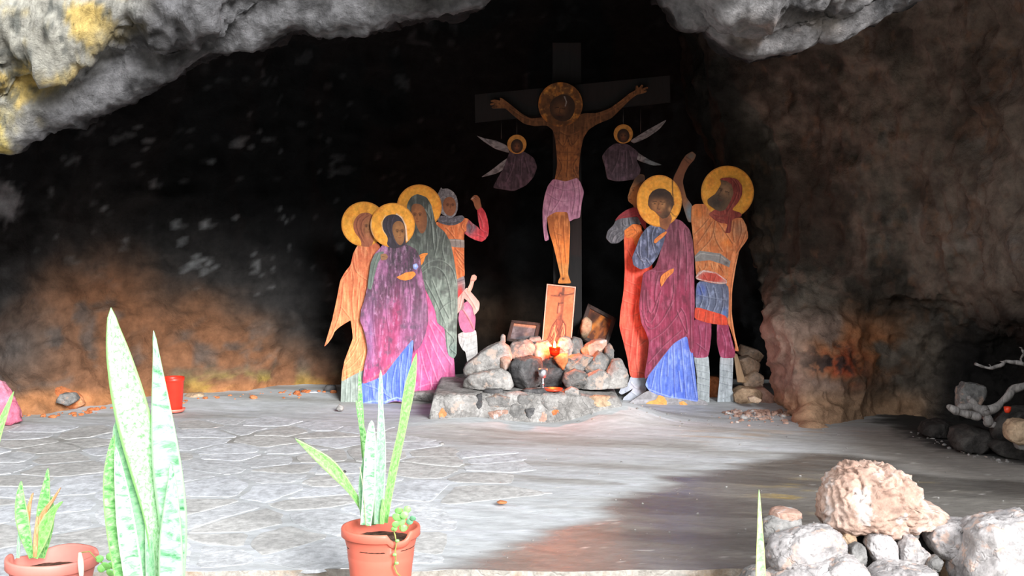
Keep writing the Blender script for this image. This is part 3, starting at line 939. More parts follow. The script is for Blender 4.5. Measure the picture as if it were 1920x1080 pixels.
panel_part('sleeve', T3([(640, 478), (664, 452), (660, 400), (684, 352), (720, 388), (768, 420), (790, 450), (782, 415), (770, 360), (764, 300), (760, 262), (800, 235), (834, 282), (856, 350), (868, 430), (863, 495), (836, 535), (802, 556), (745, 542), (692, 515)]), YD, 3, (206, 62, 74),
           [('n', 6, 12, (232, 104, 110), .6, 0.0), ('b', *T3([(690, 430)])[0], 8, 12, (92, 92, 104), 1.3), ('b', *T3([(720, 420)])[0], 7, 6, (100, 100, 112), 1.1)] +
           folds(T3, [[(770, 420), (810, 460), (840, 470)], [(770, 300), (800, 360), (806, 430)], [(700, 490), (760, 490), (820, 520)], [(690, 380), (720, 420), (700, 460)]], 0.9, (244, 140, 146), (126, 26, 38), .6, .7), f, f, 136, rnd=1)
panel_part('hand', T3([(698, 166), (716, 142), (734, 128), (760, 128), (786, 158), (792, 200), (802, 236), (758, 268), (736, 232), (726, 192), (714, 176)]), YD, 4, (158, 104, 70), [('s', T3([(706, 164), (730, 148)]), 1, (220, 210, 206), .8), ('s', T3([(728, 150), (750, 170)]), .7, (90, 52, 36), .8), ('s', T3([(738, 140), (764, 160)]), .7, (90, 52, 36), .8)], f, f, 137, rnd=1)
panel_part('hood', T3([(428, 54), (440, 70), (490, 64), (540, 95), (571, 140), (584, 200), (581, 262), (560, 312), (520, 341), (480, 327), (430, 300), (405, 250), (396, 170), (402, 110)]), YD, 4, (128, 128, 132),
           [('n', 2.5, 2.5, (176, 176, 180), .8, 0.0), ('n', 3, 3, (78, 78, 84), .7, 0.1)], f, f, 138, rnd=1)
panel_part('face', T3([(470, 150), (520, 140), (556, 170), (568, 220), (562, 280), (532, 318), (495, 318), (460, 290), (444, 240), (446, 185)]), YD, 5, (140, 92, 64), face_ops(*T3([(508, 230)])[0], 24, 34, (172, 116, 80), turn=.2), f, f, 139)
panel_part('collar', T3([(402, 342), (430, 312), (520, 340), (560, 322), (620, 310), (646, 335), (622, 372), (560, 402), (500, 407), (440, 392), (398, 372)]), YD, 6, (92, 92, 100), [('n', 3, 2, (140, 140, 150), .7, 0.0), ('s', T3([(420, 372), (500, 392), (600, 370)]), 1, (52, 52, 58), .7)], f, f, 140, rnd=1)
panel_part('sash', T1([(640, 525), (660, 500), (690, 533), (719, 568), (716, 602), (694, 628), (686, 588), (664, 562), (648, 548), (634, 600), (618, 622), (612, 560)]), YD, 4, (214, 176, 166), folds(T1, [[(650, 520), (680, 560), (702, 600)], [(640, 530), (628, 590)]], 0.9, (246, 224, 216), (150, 100, 96), .6, .7), f, f, 141, rnd=1)
panel_part('sword_hilt', T1([(660, 515), (676, 480), (678, 462), (684, 446), (696, 443), (706, 452), (704, 466), (694, 474), (686, 505), (672, 532)]), YD, 5, (228, 168, 150), [('s', T1([(670, 515), (688, 474)]), 1.2, (250, 206, 190), .7), ('s', T1([(678, 470), (702, 468)]), .8, (170, 110, 96), .8)], f, f, 142, rnd=1)

# --- red-robed man, left of the right group
YE = 9.46
f = figure(1188, 753, YE, 'painted_figure_panel', 'painted cut-out panel of a man in a long red robe with grey sleeve, hands clasped')
shoe_f = folds(T4, [[(130, 925), (150, 950), (185, 950)], [(110, 960), (140, 965), (160, 985)]], 0.9, (226, 228, 236), (110, 114, 130), .7, .7)
panel_part('shoe', T4([(132, 900), (170, 905), (160, 935), (128, 958), (96, 974), (84, 966), (95, 945), (122, 930)]), YE, 0, (176, 180, 192), shoe_f, f, f, 151, rnd=1)
panel_part('shoe', T4([(150, 900), (196, 900), (194, 962), (168, 990), (124, 1004), (100, 996), (104, 985), (140, 955)]), YE, 1, (180, 184, 196), shoe_f, f, f, 152, rnd=1)
panel_part('robe', T4([(104, 322), (130, 296), (165, 290), (215, 420), (225, 600), (225, 905), (130, 908), (119, 830), (102, 760), (87, 705), (91, 645), (104, 565), (109, 480), (107, 400)]), YE, 2, (224, 84, 64),
           [('g', 420, 520, (204, 88, 54), (230, 86, 68)), ('n', 10, 30, (240, 106, 80), .6, 0.05), ('b', *T4([(130, 330)])[0], 14, 16, (214, 108, 46), .8)] +
           folds(T4, [[(112, 520), (150, 540), (190, 530)], [(108, 560), (150, 580), (190, 560)], [(100, 600), (150, 620), (190, 600)], [(96, 660), (150, 660), (192, 640)], [(96, 710), (140, 720), (190, 690)], [(108, 770), (150, 790), (190, 760)],
                      [(126, 840), (140, 700), (150, 600)], [(160, 900), (150, 820), (160, 720)], [(120, 400), (140, 440), (180, 470)], [(130, 880), (190, 890)]], 1.1, (255, 150, 126), (140, 30, 22), .7, .7), f, f, 153, rnd=1)
panel_part('head', T5([(330, 160), (290, 150), (250, 185), (232, 225), (214, 262), (204, 300), (194, 330), (200, 362), (222, 382), (238, 392), (246, 430), (330, 440)]), YE, 2, (156, 106, 62),
           [('b', *T5([(290, 190)])[0], 16, 12, (66, 44, 30), 1.2), ('b', *T5([(236, 320)])[0], 7, 13, (196, 134, 74), .8), ('s', T5([(226, 262), (246, 258)]), .9, (50, 30, 20), .9), ('b', *T5([(236, 276)])[0], 1.4, 1.1, (24, 14, 10), 1), ('s', T5([(204, 350), (224, 346)]), .9, (112, 50, 36), .9), ('s', T5([(196, 330), (212, 318), (222, 290)]), .7, (92, 56, 34), .8)], f, f, 154, rnd=1)
panel_part('sleeve', T5([(120, 500), (270, 482), (300, 540), (240, 565), (166, 592), (168, 650), (120, 690), (62, 692), (24, 650), (38, 592), (84, 548), (98, 518)]), YE, 3, (88, 92, 100),
           [('n', 5, 10, (146, 152, 160), .6, 0.0)] + folds(T5, [[(46, 640), (60, 600), (110, 580)], [(70, 680), (80, 640), (120, 610)], [(100, 690), (110, 650), (160, 620)], [(150, 520), (160, 560), (220, 560)], [(200, 500), (210, 545)]], 0.9, (168, 174, 182), (40, 42, 48), .7, .8), f, f, 155, rnd=1)
panel_part('collar', T5([(92, 516), (128, 470), (180, 432), (242, 408), (330, 430), (340, 600), (300, 545), (272, 480), (200, 490), (146, 496)]), YE, 4, (142, 52, 60), folds(T5, [[(110, 508), (170, 470), (260, 440)], [(200, 488), (250, 462), (290, 470)]], 0.9, (190, 100, 104), (74, 22, 30), .6, .8), f, f, 156, rnd=1)
panel_part('hand', T5([(164, 592), (200, 566), (232, 541), (268, 542), (300, 552), (302, 590), (292, 640), (252, 720), (236, 640), (182, 652)]), YE, 5, (222, 126, 58), folds(T5, [[(190, 600), (230, 580), (270, 590)], [(230, 560), (262, 600)], [(200, 630), (244, 610)], [(240, 640), (280, 610)]], 0.8, (244, 168, 100), (146, 66, 30), .6, .8), f, f, 157, rnd=1)

# --- haloed soldier with raised arm, right of the group
YG = 9.42
f = figure(1335, 768, YG, 'painted_figure_panel', 'painted cut-out panel of a haloed bearded soldier in orange armour and pale boots')
panel_part('arm', T4([(296, 140), (304, 108), (322, 72), (336, 44), (352, 22), (376, 8), (392, 22), (384, 42), (362, 66), (346, 96), (338, 130), (352, 190), (378, 225), (388, 290), (360, 290), (338, 220), (332, 180)]), YG, 0, (138, 82, 56),
           [('b', *T4([(372, 26)])[0], 9, 7, (112, 100, 92), .9), ('b', *T4([(370, 250)])[0], 12, 20, (120, 126, 132), 1.2), ('b', *T4([(346, 180)])[0], 5, 18, (170, 110, 66), .8), ('s', T4([(352, 30), (372, 44)]), .8, (70, 38, 28), .8), ('s', T4([(346, 40), (364, 56)]), .8, (70, 38, 28), .8)], f, f, 161, rnd=1)
halo(T4, (516, 170), 105, YG, 1, f, 162)
boot_l = folds(T4, [[(386, 850), (440, 862)], [(390, 876), (442, 888)], [(394, 902), (443, 914)], [(396, 928), (442, 940)], [(398, 956), (440, 966)]], 0.9, (226, 232, 236), (96, 104, 112), .7, .85)
boot_r = folds(T4, [[(486, 850), (538, 858)], [(486, 874), (538, 884)], [(486, 900), (536, 910)], [(486, 926), (534, 938)], [(490, 960), (540, 950)], [(500, 990), (556, 972)], [(520, 1010), (574, 994)]], 0.9, (228, 232, 238), (96, 104, 112), .7, .85)
panel_part('boot', T4([(381, 815), (441, 815), (446, 895), (444, 1000), (446, 1035), (392, 1035), (396, 960), (394, 890)]), YG, 1, (170, 178, 182), boot_l, f, f, 163, rnd=1)
panel_part('boot', T4([(486, 818), (540, 818), (537, 900), (534, 960), (556, 982), (590, 1012), (598, 1030), (585, 1045), (480, 1045), (474, 1010), (484, 920)]), YG, 1, (176, 184, 190), boot_r, f, f, 164, rnd=1)
panel_part('trousers', T4([(384, 670), (452, 680), (452, 740), (441, 826), (380, 828), (376, 752)]), YG, 2, (152, 58, 88), [('n', 7, 18, (190, 104, 138), .7, 0.0)] + folds(T4, [[(400, 700), (410, 760), (400, 815)], [(430, 700), (424, 790)], [(392, 770), (430, 800)]], 1, (222, 150, 176), (84, 20, 46), .6, .7), f, f, 165, rnd=1)
panel_part('trousers', T4([(474, 680), (522, 695), (546, 770), (546, 828), (488, 828), (474, 770)]), YG, 2, (146, 54, 86), [('n', 7, 18, (186, 100, 134), .7, 0.0)] + folds(T4, [[(490, 710), (510, 770), (504, 820)], [(516, 720), (532, 790)]], 1, (222, 150, 176), (84, 20, 46), .6, .7), f, f, 166, rnd=1)
panel_part('cloak', T4([(596, 320), (598, 350), (588, 368), (562, 402), (548, 470), (534, 560), (532, 650), (546, 740), (562, 802), (545, 800), (524, 720), (508, 640), (512, 540), (512, 440), (540, 370)]), YG, 2, (220, 130, 78),
           [('n', 8, 30, (240, 160, 108), .6, 0.0)] + folds(T4, [[(580, 370), (548, 430), (526, 560), (526, 680), (550, 790)]], 0.9, (252, 190, 140), (130, 62, 34), .7, .8), f, f, 167, rnd=1)
panel_part('kilt', T4([(392, 520), (522, 532), (520, 668), (504, 672), (388, 645)]), YG, 3, (100, 106, 130), [('n', 6, 12, (146, 156, 186), .7, 0.0), ('b', *T4([(412, 560)])[0], 9, 12, (84, 104, 190), .9), ('b', *T4([(504, 650)])[0], 5, 8, (90, 130, 200), .9)] +
           folds(T4, [[(405, 545), (420, 590), (402, 630)], [(432, 545), (446, 600), (430, 640)], [(462, 550), (474, 605), (456, 645)], [(494, 550), (500, 610), (486, 655)], [(400, 580), (450, 590), (510, 600)]], 1.0, (190, 198, 220), (44, 48, 68), .7, .85), f, f, 168, rnd=1)
panel_part('hem', T4([(387, 628), (402, 628), (512, 660), (518, 700), (440, 690), (384, 672)]), YG, 4, (222, 74, 48), folds(T4, [[(400, 640), (396, 670)], [(430, 645), (424, 684)], [(460, 652), (458, 690)], [(490, 660), (490, 696)]], 0.9, (250, 140, 110), (140, 34, 24), .7, .7), f, f, 169, rnd=1)
panel_part('cuirass', T6([(108, 405), (140, 384), (212, 384), (250, 440), (300, 480), (420, 500), (500, 488), (538, 556), (547, 640), (522, 680), (462, 780), (432, 745), (404, 850), (386, 975), (250, 990), (146, 955), (138, 850), (130, 750), (118, 620), (106, 505)]), YG, 4, (206, 116, 66),
           [('n', 10, 12, (226, 150, 96), .6, 0.0), ('b', *T6([(480, 580)])[0], 13, 18, (164, 116, 88), .9), ('b', *T6([(380, 690)])[0], 9, 8, (228, 130, 56), .9), ('b', *T6([(150, 450)])[0], 10, 12, (224, 124, 54), .8)] +
           folds(T6, [[(275, 600), (262, 660), (180, 745)], [(280, 600), (300, 680), (350, 755)], [(290, 520), (278, 600)], [(310, 520), (380, 620), (425, 690)], [(270, 520), (220, 600), (150, 700)], [(240, 500), (190, 560), (130, 620)], [(440, 520), (425, 600), (440, 680)], [(490, 520), (500, 600), (470, 680)], [(530, 600), (500, 690), (455, 770)],
                      [(160, 870), (180, 900), (150, 930)], [(220, 850), (210, 890)], [(260, 850), (270, 890)], [(320, 860), (350, 910)]], 0.7, (244, 190, 140), (116, 56, 32), .55, .85), f, f, 170, rnd=1)
panel_part('belt', T6([(132, 790), (172, 748), (332, 770), (412, 830), (402, 878), (340, 850), (250, 822), (138, 832)]), YG, 5, (140, 134, 132), [('s', T6([(140, 800), (180, 768), (330, 788), (404, 842)]), .9, (196, 190, 184), .7), ('s', T6([(335, 775), (325, 842)]), .8, (84, 80, 80), .8), ('b', *T6([(380, 845)])[0], 5, 4, (92, 88, 90), .8)], f, f, 171, rnd=0)
panel_part('fringe', T6([(138, 955), (160, 915), (205, 896), (300, 915), (382, 975), (384, 1005), (330, 1008), (240, 995), (150, 972)]), YG, 6, (184, 172, 166), [('b', *T6([(265, 955)])[0], 24, 11, (196, 72, 60), 1.6), ('s', T6([(150, 966), (240, 988), (330, 1000), (382, 998)]), 1.2, (222, 214, 206), .9), ('s', T6([(145, 950), (200, 905), (300, 922), (380, 980)]), 1.2, (222, 214, 206), .9)] +
           folds(T6, [[(200, 930), (230, 980)], [(260, 920), (250, 985)], [(300, 935), (280, 985)]], .7, (226, 120, 100), (120, 34, 28), .5, .7), f, f, 172, rnd=1)
panel_part('face', T6([(332, 190), (360, 182), (420, 200), (450, 260), (440, 340), (400, 430), (340, 450), (290, 425), (238, 388), (232, 350), (262, 326), (292, 308), (318, 268), (340, 230)]), YG, 6, (112, 86, 62),
           [('b', *T6([(370, 285)])[0], 10, 12, (160, 118, 84), .8), ('b', *T6([(300, 370)])[0], 17, 13, (62, 50, 40), 1.1), ('b', *T6([(390, 190)])[0], 14, 5, (52, 34, 28), 1), ('s', T6([(326, 262), (352, 270)]), .9, (40, 26, 20), .9), ('s', T6([(372, 286), (400, 296)]), .9, (40, 26, 20), .9), ('b', *T6([(338, 278)])[0], 1.5, 1.2, (20, 14, 12), 1), ('s', T6([(340, 280), (316, 318), (334, 326)]), .8, (66, 42, 30), .8), ('s', T6([(310, 345), (340, 358)]), .9, (96, 44, 36), .9), ('n', 3, 5, (84, 70, 58), .5, 0.1)], f, f, 173, rnd=1)
panel_part('hood', T6([(326, 196), (345, 182), (402, 176), (462, 190), (502, 240), (503, 310), (472, 372), (420, 430), (490, 452), (500, 480), (422, 505), (412, 610), (366, 612), (392, 540), (330, 532), (276, 500), (240, 462), (288, 428), (330, 442), (372, 430), (412, 360), (436, 300), (420, 232), (380, 205)]), YG, 7, (136, 54, 46),
           [('n', 6, 10, (168, 84, 70), .6, 0.05)] + folds(T6, [[(420, 190), (465, 240), (460, 320), (390, 440)], [(450, 200), (484, 260), (470, 340)], [(280, 470), (340, 480), (400, 470)], [(400, 480), (392, 540), (384, 606)], [(300, 500), (360, 510)]], 0.8, (196, 110, 92), (70, 22, 20), .6, .8), f, f, 174, rnd=1)
panel_part('ground_board', T4([(378, 1010), (445, 1005), (480, 1020), (600, 1020), (590, 1040), (560, 1048), (380, 1048)]), YG, 2, (150, 148, 152), [('n', 10, 5, (180, 178, 184), .7, 0), ('s', T4([(500, 1028), (560, 1038)]), 1.6, (110, 108, 114), .7)], f, f, 175, rnd=1)

# --- haloed young man in front of the right group
YF = 9.34
f = figure(1255, 770, YF, 'painted_figure_panel', 'painted cut-out panel of a haloed man in a maroon mantle, blue tunic and bare feet')
panel_part('ground_board', T4([(118, 1010), (200, 955), (300, 965), (390, 985), (440, 1005), (441, 1046), (380, 1054), (300, 1050), (200, 1038), (130, 1024)]), YF, 0, (148, 145, 148), [('n', 12, 5, (178, 175, 180), .7, 0.0), ('n', 5, 3, (120, 117, 120), .5, 0.1)], f, f, 180, rnd=1)
panel_part('skirt', T4([(350, 735), (300, 770), (260, 820), (205, 890), (189, 935), (205, 958), (240, 975), (300, 988), (345, 992), (402, 1004), (392, 930), (384, 850), (375, 780)]), YF, 1, (98, 122, 208),
           [('n', 8, 24, (74, 100, 200), .7, 0.05), ('n', 6, 22, (158, 176, 228), .7, 0.12), ('b', *T4([(300, 950)])[0], 16, 10, (60, 90, 214), .7)] +
           folds(T4, [[(300, 775), (302, 880), (306, 985)], [(262, 825), (246, 900), (250, 970)], [(330, 760), (340, 880), (350, 985)], [(360, 770), (372, 880), (390, 985)], [(230, 870), (212, 950)], [(280, 810), (276, 900)], [(320, 880), (330, 960)]], 1.1, (196, 208, 242), (40, 54, 140), .75, .75) +
           [('s', T4([(200, 950), (250, 970), (300, 985), (400, 1000)]), 1.2, (176, 190, 236), .7)], f, f, 181, rnd=1)
panel_part('foot', T4([(188, 1012), (205, 1000), (232, 994), (244, 974), (262, 980), (276, 1000), (273, 1030), (245, 1030), (212, 1028)]), YF, 2, (232, 158, 86), folds(T4, [[(196, 1014), (214, 1012)], [(240, 1000), (262, 1010)]], 0.7, (250, 190, 124), (176, 106, 56), .6, .7), f, f, 182, rnd=1)
panel_part('foot', T4([(322, 1004), (340, 998), (354, 1008), (376, 1042), (366, 1052), (350, 1052), (338, 1030)]), YF, 2, (232, 158, 86), folds(T4, [[(350, 1040), (362, 1036)], [(334, 1008), (348, 1024)]], 0.7, (250, 190, 124), (176, 106, 56), .6, .7), f, f, 183, rnd=1)
panel_part('mantle', T4([(250, 262), (290, 272), (332, 282), (366, 318), (378, 360), (382, 420), (386, 600), (383, 750), (378, 812), (366, 800), (356, 738), (302, 770), (262, 820), (222, 872), (190, 914), (187, 890), (200, 820), (205, 762), (190, 720), (174, 690), (164, 622), (174, 545), (182, 490), (230, 470),
                           (258, 380), (240, 320)]), YF, 2, (124, 46, 70),
           [('g', 440, 560, (104, 56, 70), (134, 46, 74)), ('n', 9, 26, (160, 84, 108), .6, 0.05), ('n', 8, 20, (86, 30, 48), .6, 0.1)] +
           folds(T4, [[(182, 560), (178, 640), (200, 700), (232, 660), (250, 560)], [(196, 560), (196, 630), (214, 660), (236, 600)], [(240, 500), (226, 560), (228, 620), (246, 570)], [(176, 640), (196, 720), (246, 700), (300, 600)], [(210, 760), (270, 720), (330, 640)], [(200, 850), (260, 780), (330, 720)],
                      [(314, 640), (330, 680), (352, 730)], [(330, 630), (350, 660), (356, 730)], [(345, 320), (355, 420), (350, 560)], [(320, 320), (330, 400), (320, 500)], [(300, 500), (304, 560), (290, 620)], [(366, 500), (368, 640), (372, 790)], [(192, 905), (240, 840), (300, 768), (352, 736)], [(196, 480), (246, 488), (300, 470)]],
                 1.0, (198, 130, 150), (62, 16, 32), .65, .8), f, f, 184, rnd=1)
panel_part('sleeve', T5([(430, 515), (385, 540), (335, 575), (290, 640), (255, 735), (228, 800), (238, 862), (300, 897), (370, 872), (425, 800), (470, 700), (490, 620), (470, 540)]), YF, 3, (78, 86, 112),
           [('n', 8, 12, (138, 148, 180), .7, 0.0), ('n', 6, 8, (44, 46, 58), .6, 0.1)] + folds(T5, [[(340, 590), (350, 700), (350, 800)], [(290, 660), (280, 780), (320, 860)], [(260, 760), (300, 840), (370, 830)], [(400, 560), (370, 640), (400, 760)], [(280, 820), (330, 800), (360, 850)]], 1.0, (176, 184, 208), (28, 30, 42), .7, .8), f, f, 185, rnd=1)
halo(T4, (245, 205), 90, YF, 4, f, 186, ry=103, extra=[('s', T5([(542, 165), (542, 290), (552, 390)]), 1.3, (70, 44, 30), .9), ('s', T5([(530, 450), (560, 480), (600, 475), (612, 440)]), 1.0, (110, 70, 34), .7)])
panel_part('neck', T5([(440, 450), (520, 450), (540, 500), (500, 590), (450, 570), (440, 520)]), YF, 5, (150, 96, 60), [('b', *T5([(490, 520)])[0], 8, 12, (110, 66, 44), .7)], f, f, 187, rnd=1)
panel_part('head', T5([(352, 365), (360, 320), (385, 285), (430, 263), (480, 265), (525, 295), (548, 340), (552, 390), (535, 430), (522, 462), (500, 490), (465, 500), (438, 480), (400, 440), (372, 425), (352, 395)]), YF, 6, (64, 46, 36),
           [('b', *T5([(430, 400)])[0], 15, 19, (150, 102, 66), 1.3), ('b', *T5([(470, 385)])[0], 4, 7, (206, 150, 98), .9), ('b', *T5([(400, 380)])[0], 4, 4, (190, 132, 84), .8), ('b', *T5([(520, 425)])[0], 3.5, 6, (196, 140, 90), .9), ('s', T5([(388, 368), (418, 366)]), .9, (34, 22, 16), .9), ('s', T5([(446, 366), (482, 372)]), .9, (34, 22, 16), .9),
            ('b', *T5([(404, 382)])[0], 1.5, 1.1, (20, 14, 10), 1), ('b', *T5([(462, 386)])[0], 1.5, 1.1, (20, 14, 10), 1), ('s', T5([(436, 376), (424, 420), (440, 426)]), .8, (92, 56, 36), .85), ('s', T5([(420, 446), (452, 448)]), .9, (140, 60, 48), .9), ('b', *T5([(440, 295)])[0], 24, 10, (56, 40, 32), 1.2), ('n', 4, 4, (96, 70, 52), .4, 0.1)], f, f, 188, rnd=1)
panel_part('hand', T5([(396, 685), (402, 660), (425, 640), (460, 612), (492, 596), (500, 606), (470, 640), (440, 665), (412, 690)]), YF, 7, (214, 124, 58), folds(T5, [[(410, 665), (450, 635)]], 0.7, (240, 164, 96), (140, 70, 34), .6, .7), f, f, 189, rnd=1)
panel_part('hand', T5([(556, 884), (548, 918), (500, 960), (470, 1008), (455, 1030), (446, 990), (450, 950), (472, 925), (520, 895)]), YF, 7, (218, 128, 60), folds(T5, [[(470, 950), (458, 1010)], [(490, 940), (475, 990)], [(510, 925), (490, 965)]], 0.7, (240, 164, 96), (140, 70, 34), .6, .7), f, f, 190, rnd=1)

# --- the cross with the crucified figure
M_DARKWOOD = mat_wood('dark_stained_wood', (15, 12, 12), (25, 20, 20))
YX = 9.72
q = W(1064, 640, YX)
cross = thing('wooden_cross', (q.x, YX, 0.15), 'tall dark wooden cross rising behind the heap of stones', 'cross')


def board(name, pts, Y, th, mat, parent, bev=0.004):
    a = XZ(pts, Y)
    o3 = parent.location
    c = a.mean(0)
    n = len(a)
    ins = c + (a - c) * (1 - bev / np.linalg.norm(a - c, axis=1, keepdims=True))
    rings = [(ins, -th / 2), (a, -th / 2 + bev), (a, th / 2 - bev), (ins, th / 2)]
    v = np.vstack([np.column_stack([r[:, 0] - o3.x, np.full(n, Y + d - o3.y), r[:, 1] - o3.z]) for r, d in rings])
    f = [tuple(range(n)), tuple(range(4 * n - 1, 3 * n - 1, -1))]
    for k in range(3):
        for i in range(n):
            j = (i + 1) % n
            f.append((k * n + i, (k + 1) * n + i, (k + 1) * n + j, k * n + j))
    ar = np.sum(a[:, 0] * np.roll(a[:, 1], -1) - np.roll(a[:, 0], -1) * a[:, 1])
    if ar < 0: f = [t[::-1] for t in f]
    return obj(name, new_mesh(name, v, f, mat), parent)


board('post', [(1036, 80), (1089, 80), (1091, 700), (1038, 700)], YX, 0.05, M_DARKWOOD, cross)
board('crossbeam', [(890, 178), (1256, 142), (1257, 192), (891, 230)], YX - 0.052, 0.05, M_DARKWOOD, cross)
YH = YX - 0.105
f = figure(1058, 540, YH, 'painted_figure_panel', 'painted cut-out panel of a crucified man with outspread arms fixed to the cross')
panel_part('legs', T7([(396, 690), (440, 670), (505, 680), (512, 760), (509, 850), (506, 930), (501, 985), (508, 1008), (518, 1032), (452, 1034), (458, 1012), (466, 1000), (450, 930), (431, 850), (412, 790)]), YH, 0, (204, 122, 56),
           [('g', 400, 470, (150, 92, 50), (222, 134, 62)), ('n', 9, 22, (232, 158, 92), .5, 0.05)] + folds(T7, [[(455, 740), (452, 820), (466, 900), (474, 990)], [(480, 760), (484, 850), (490, 930)], [(430, 760), (450, 850)], [(440, 790), (470, 800)]], 1.0, (244, 176, 112), (124, 62, 28), .6, .75) +
           [('b', *T7([(478, 1010)])[0], 2.2, 2.2, (60, 24, 18), 1)], f, f, 201, rnd=1)
panel_part('torso', T7([(176, 152), (150, 146), (128, 150), (130, 157), (150, 160), (126, 166), (127, 174), (150, 172), (132, 182), (138, 189), (168, 188), (200, 188), (238, 222), (288, 262), (340, 274), (400, 270), (428, 292), (440, 340), (446, 400), (450, 460), (440, 520), (432, 548), (556, 548), (553, 480), (561, 400), (576, 330), (600, 292), (642, 264),
                          (712, 236), (752, 196), (802, 146), (834, 122), (866, 116), (882, 108), (880, 102), (862, 104), (888, 92), (884, 84), (858, 94), (864, 78), (856, 74), (842, 92), (836, 78), (829, 80), (826, 102), (798, 116), (752, 154), (700, 190), (640, 212), (575, 212), (520, 240), (440, 236), (380, 232), (320, 238), (272, 210), (222, 168), (184, 140), (172, 138)]), YH, 1, (128, 84, 50),
           [('n', 8, 9, (172, 116, 68), .6, 0.0), ('n', 4, 5, (74, 48, 30), .8, 0.05), ('b', 1058, 225, 120, 28, (78, 54, 34), .75), ('b', *T7([(490, 440)])[0], 20, 34, (186, 122, 66), .5)] +
           folds(T7, [[(460, 300), (496, 322), (550, 300)], [(450, 340), (480, 380), (496, 330)], [(545, 340), (515, 380), (500, 330)], [(500, 380), (498, 470), (494, 520)], [(455, 430), (475, 470), (452, 520)], [(545, 430), (520, 470), (545, 520)], [(460, 400), (540, 400)], [(462, 440), (538, 440)], [(220, 190), (300, 245), (400, 250)], [(600, 235), (690, 212), (780, 150)]], 1.0, (206, 146, 92), (70, 42, 26), .55, .8), f, f, 202, rnd=1)
panel_part('loincloth', T7([(430, 528), (404, 562), (388, 612), (378, 680), (380, 752), (389, 830), (411, 822), (398, 764), (400, 712), (440, 688), (500, 688), (507, 736), (530, 722), (559, 717), (567, 645), (579, 592), (562, 546), (545, 523), (490, 542)]), YH, 2, (176, 128, 158),
           [('n', 9, 18, (204, 164, 188), .6, 0.0), ('n', 7, 10, (140, 96, 124), .5, 0.1)] + folds(T7, [[(440, 540), (420, 620), (396, 720), (396, 810)], [(480, 545), (470, 620), (420, 690)], [(520, 535), (540, 600), (520, 700)], [(550, 545), (560, 620), (545, 712)], [(400, 600), (460, 640), (540, 630)], [(420, 560), (490, 590), (560, 570)]], 1.0, (220, 186, 206), (96, 62, 86), .6, .7), f, f, 203, rnd=1)
halo(T7, (465, 170), 107, YH, 2, f, 204, col=(116, 78, 44), extra=[('n', 10, 10, (84, 56, 34), .7, 0.0)])
panel_part('head', T7([(445, 132), (480, 118), (520, 134), (536, 170), (531, 215), (508, 246), (472, 254), (432, 238), (411, 200), (415, 158)]), YH, 3, (58, 42, 32),
           [('b', *T7([(462, 200)])[0], 13, 17, (120, 82, 52), 1.0), ('b', *T7([(462, 232)])[0], 13, 6, (50, 36, 28), 1), ('s', T7([(440, 186), (456, 184)]), .9, (30, 20, 16), .9), ('s', T7([(470, 188), (486, 192)]), .9, (30, 20, 16), .9), ('s', T7([(464, 188), (458, 212), (468, 214)]), .8, (50, 32, 24), .8), ('s', T7([(452, 222), (474, 224)]), .8, (90, 40, 34), .8),
            ('s', T7([(484, 132), (494, 158), (488, 178)]), 1.2, (176, 172, 168), .9)], f, f, 205)

# --- two small angels hung from the crossbeam
M_WIRE = mat_plain('dull_wire', (92, 88, 84), 0.5, 0.7)


def tube_between(name, pts, rad, mat, parent, seg=8, closed_caps=True):
    pts = [Vector(p) for p in pts]
    rads = rad if isinstance(rad, (list, tuple, np.ndarray)) else [rad] * len(pts)
    v, f = [], []
    up = Vector((0.13, 0.31, 0.94)).normalized()
    for i, p in enumerate(pts):
        d = (pts[min(i + 1, len(pts) - 1)] - pts[max(i - 1, 0)]).normalized()
        a = d.cross(up)
        if a.length < 1e-3: a = d.cross(Vector((1, 0, 0)))
        a.normalize()
        b = d.cross(a)
        for k in range(seg):
            t = 2 * math.pi * k / seg
            v.append(p + (a * math.cos(t) + b * math.sin(t)) * rads[i])
    n = len(pts)
    for i in range(n - 1):
        for k in range(seg):
            k2 = (k + 1) % seg
            f.append((i * seg + k, (i + 1) * seg + k, (i + 1) * seg + k2, i * seg + k2))
    f.append(tuple(range(seg)))
    f.append(tuple(range(n * seg - 1, (n - 1) * seg - 1, -1)))
    f = [t[::-1] for t in f]
    o3 = parent.location if parent else Vector((0, 0, 0))
    return obj(name, new_mesh(name, [q - o3 for q in v], f, mat, True), parent)


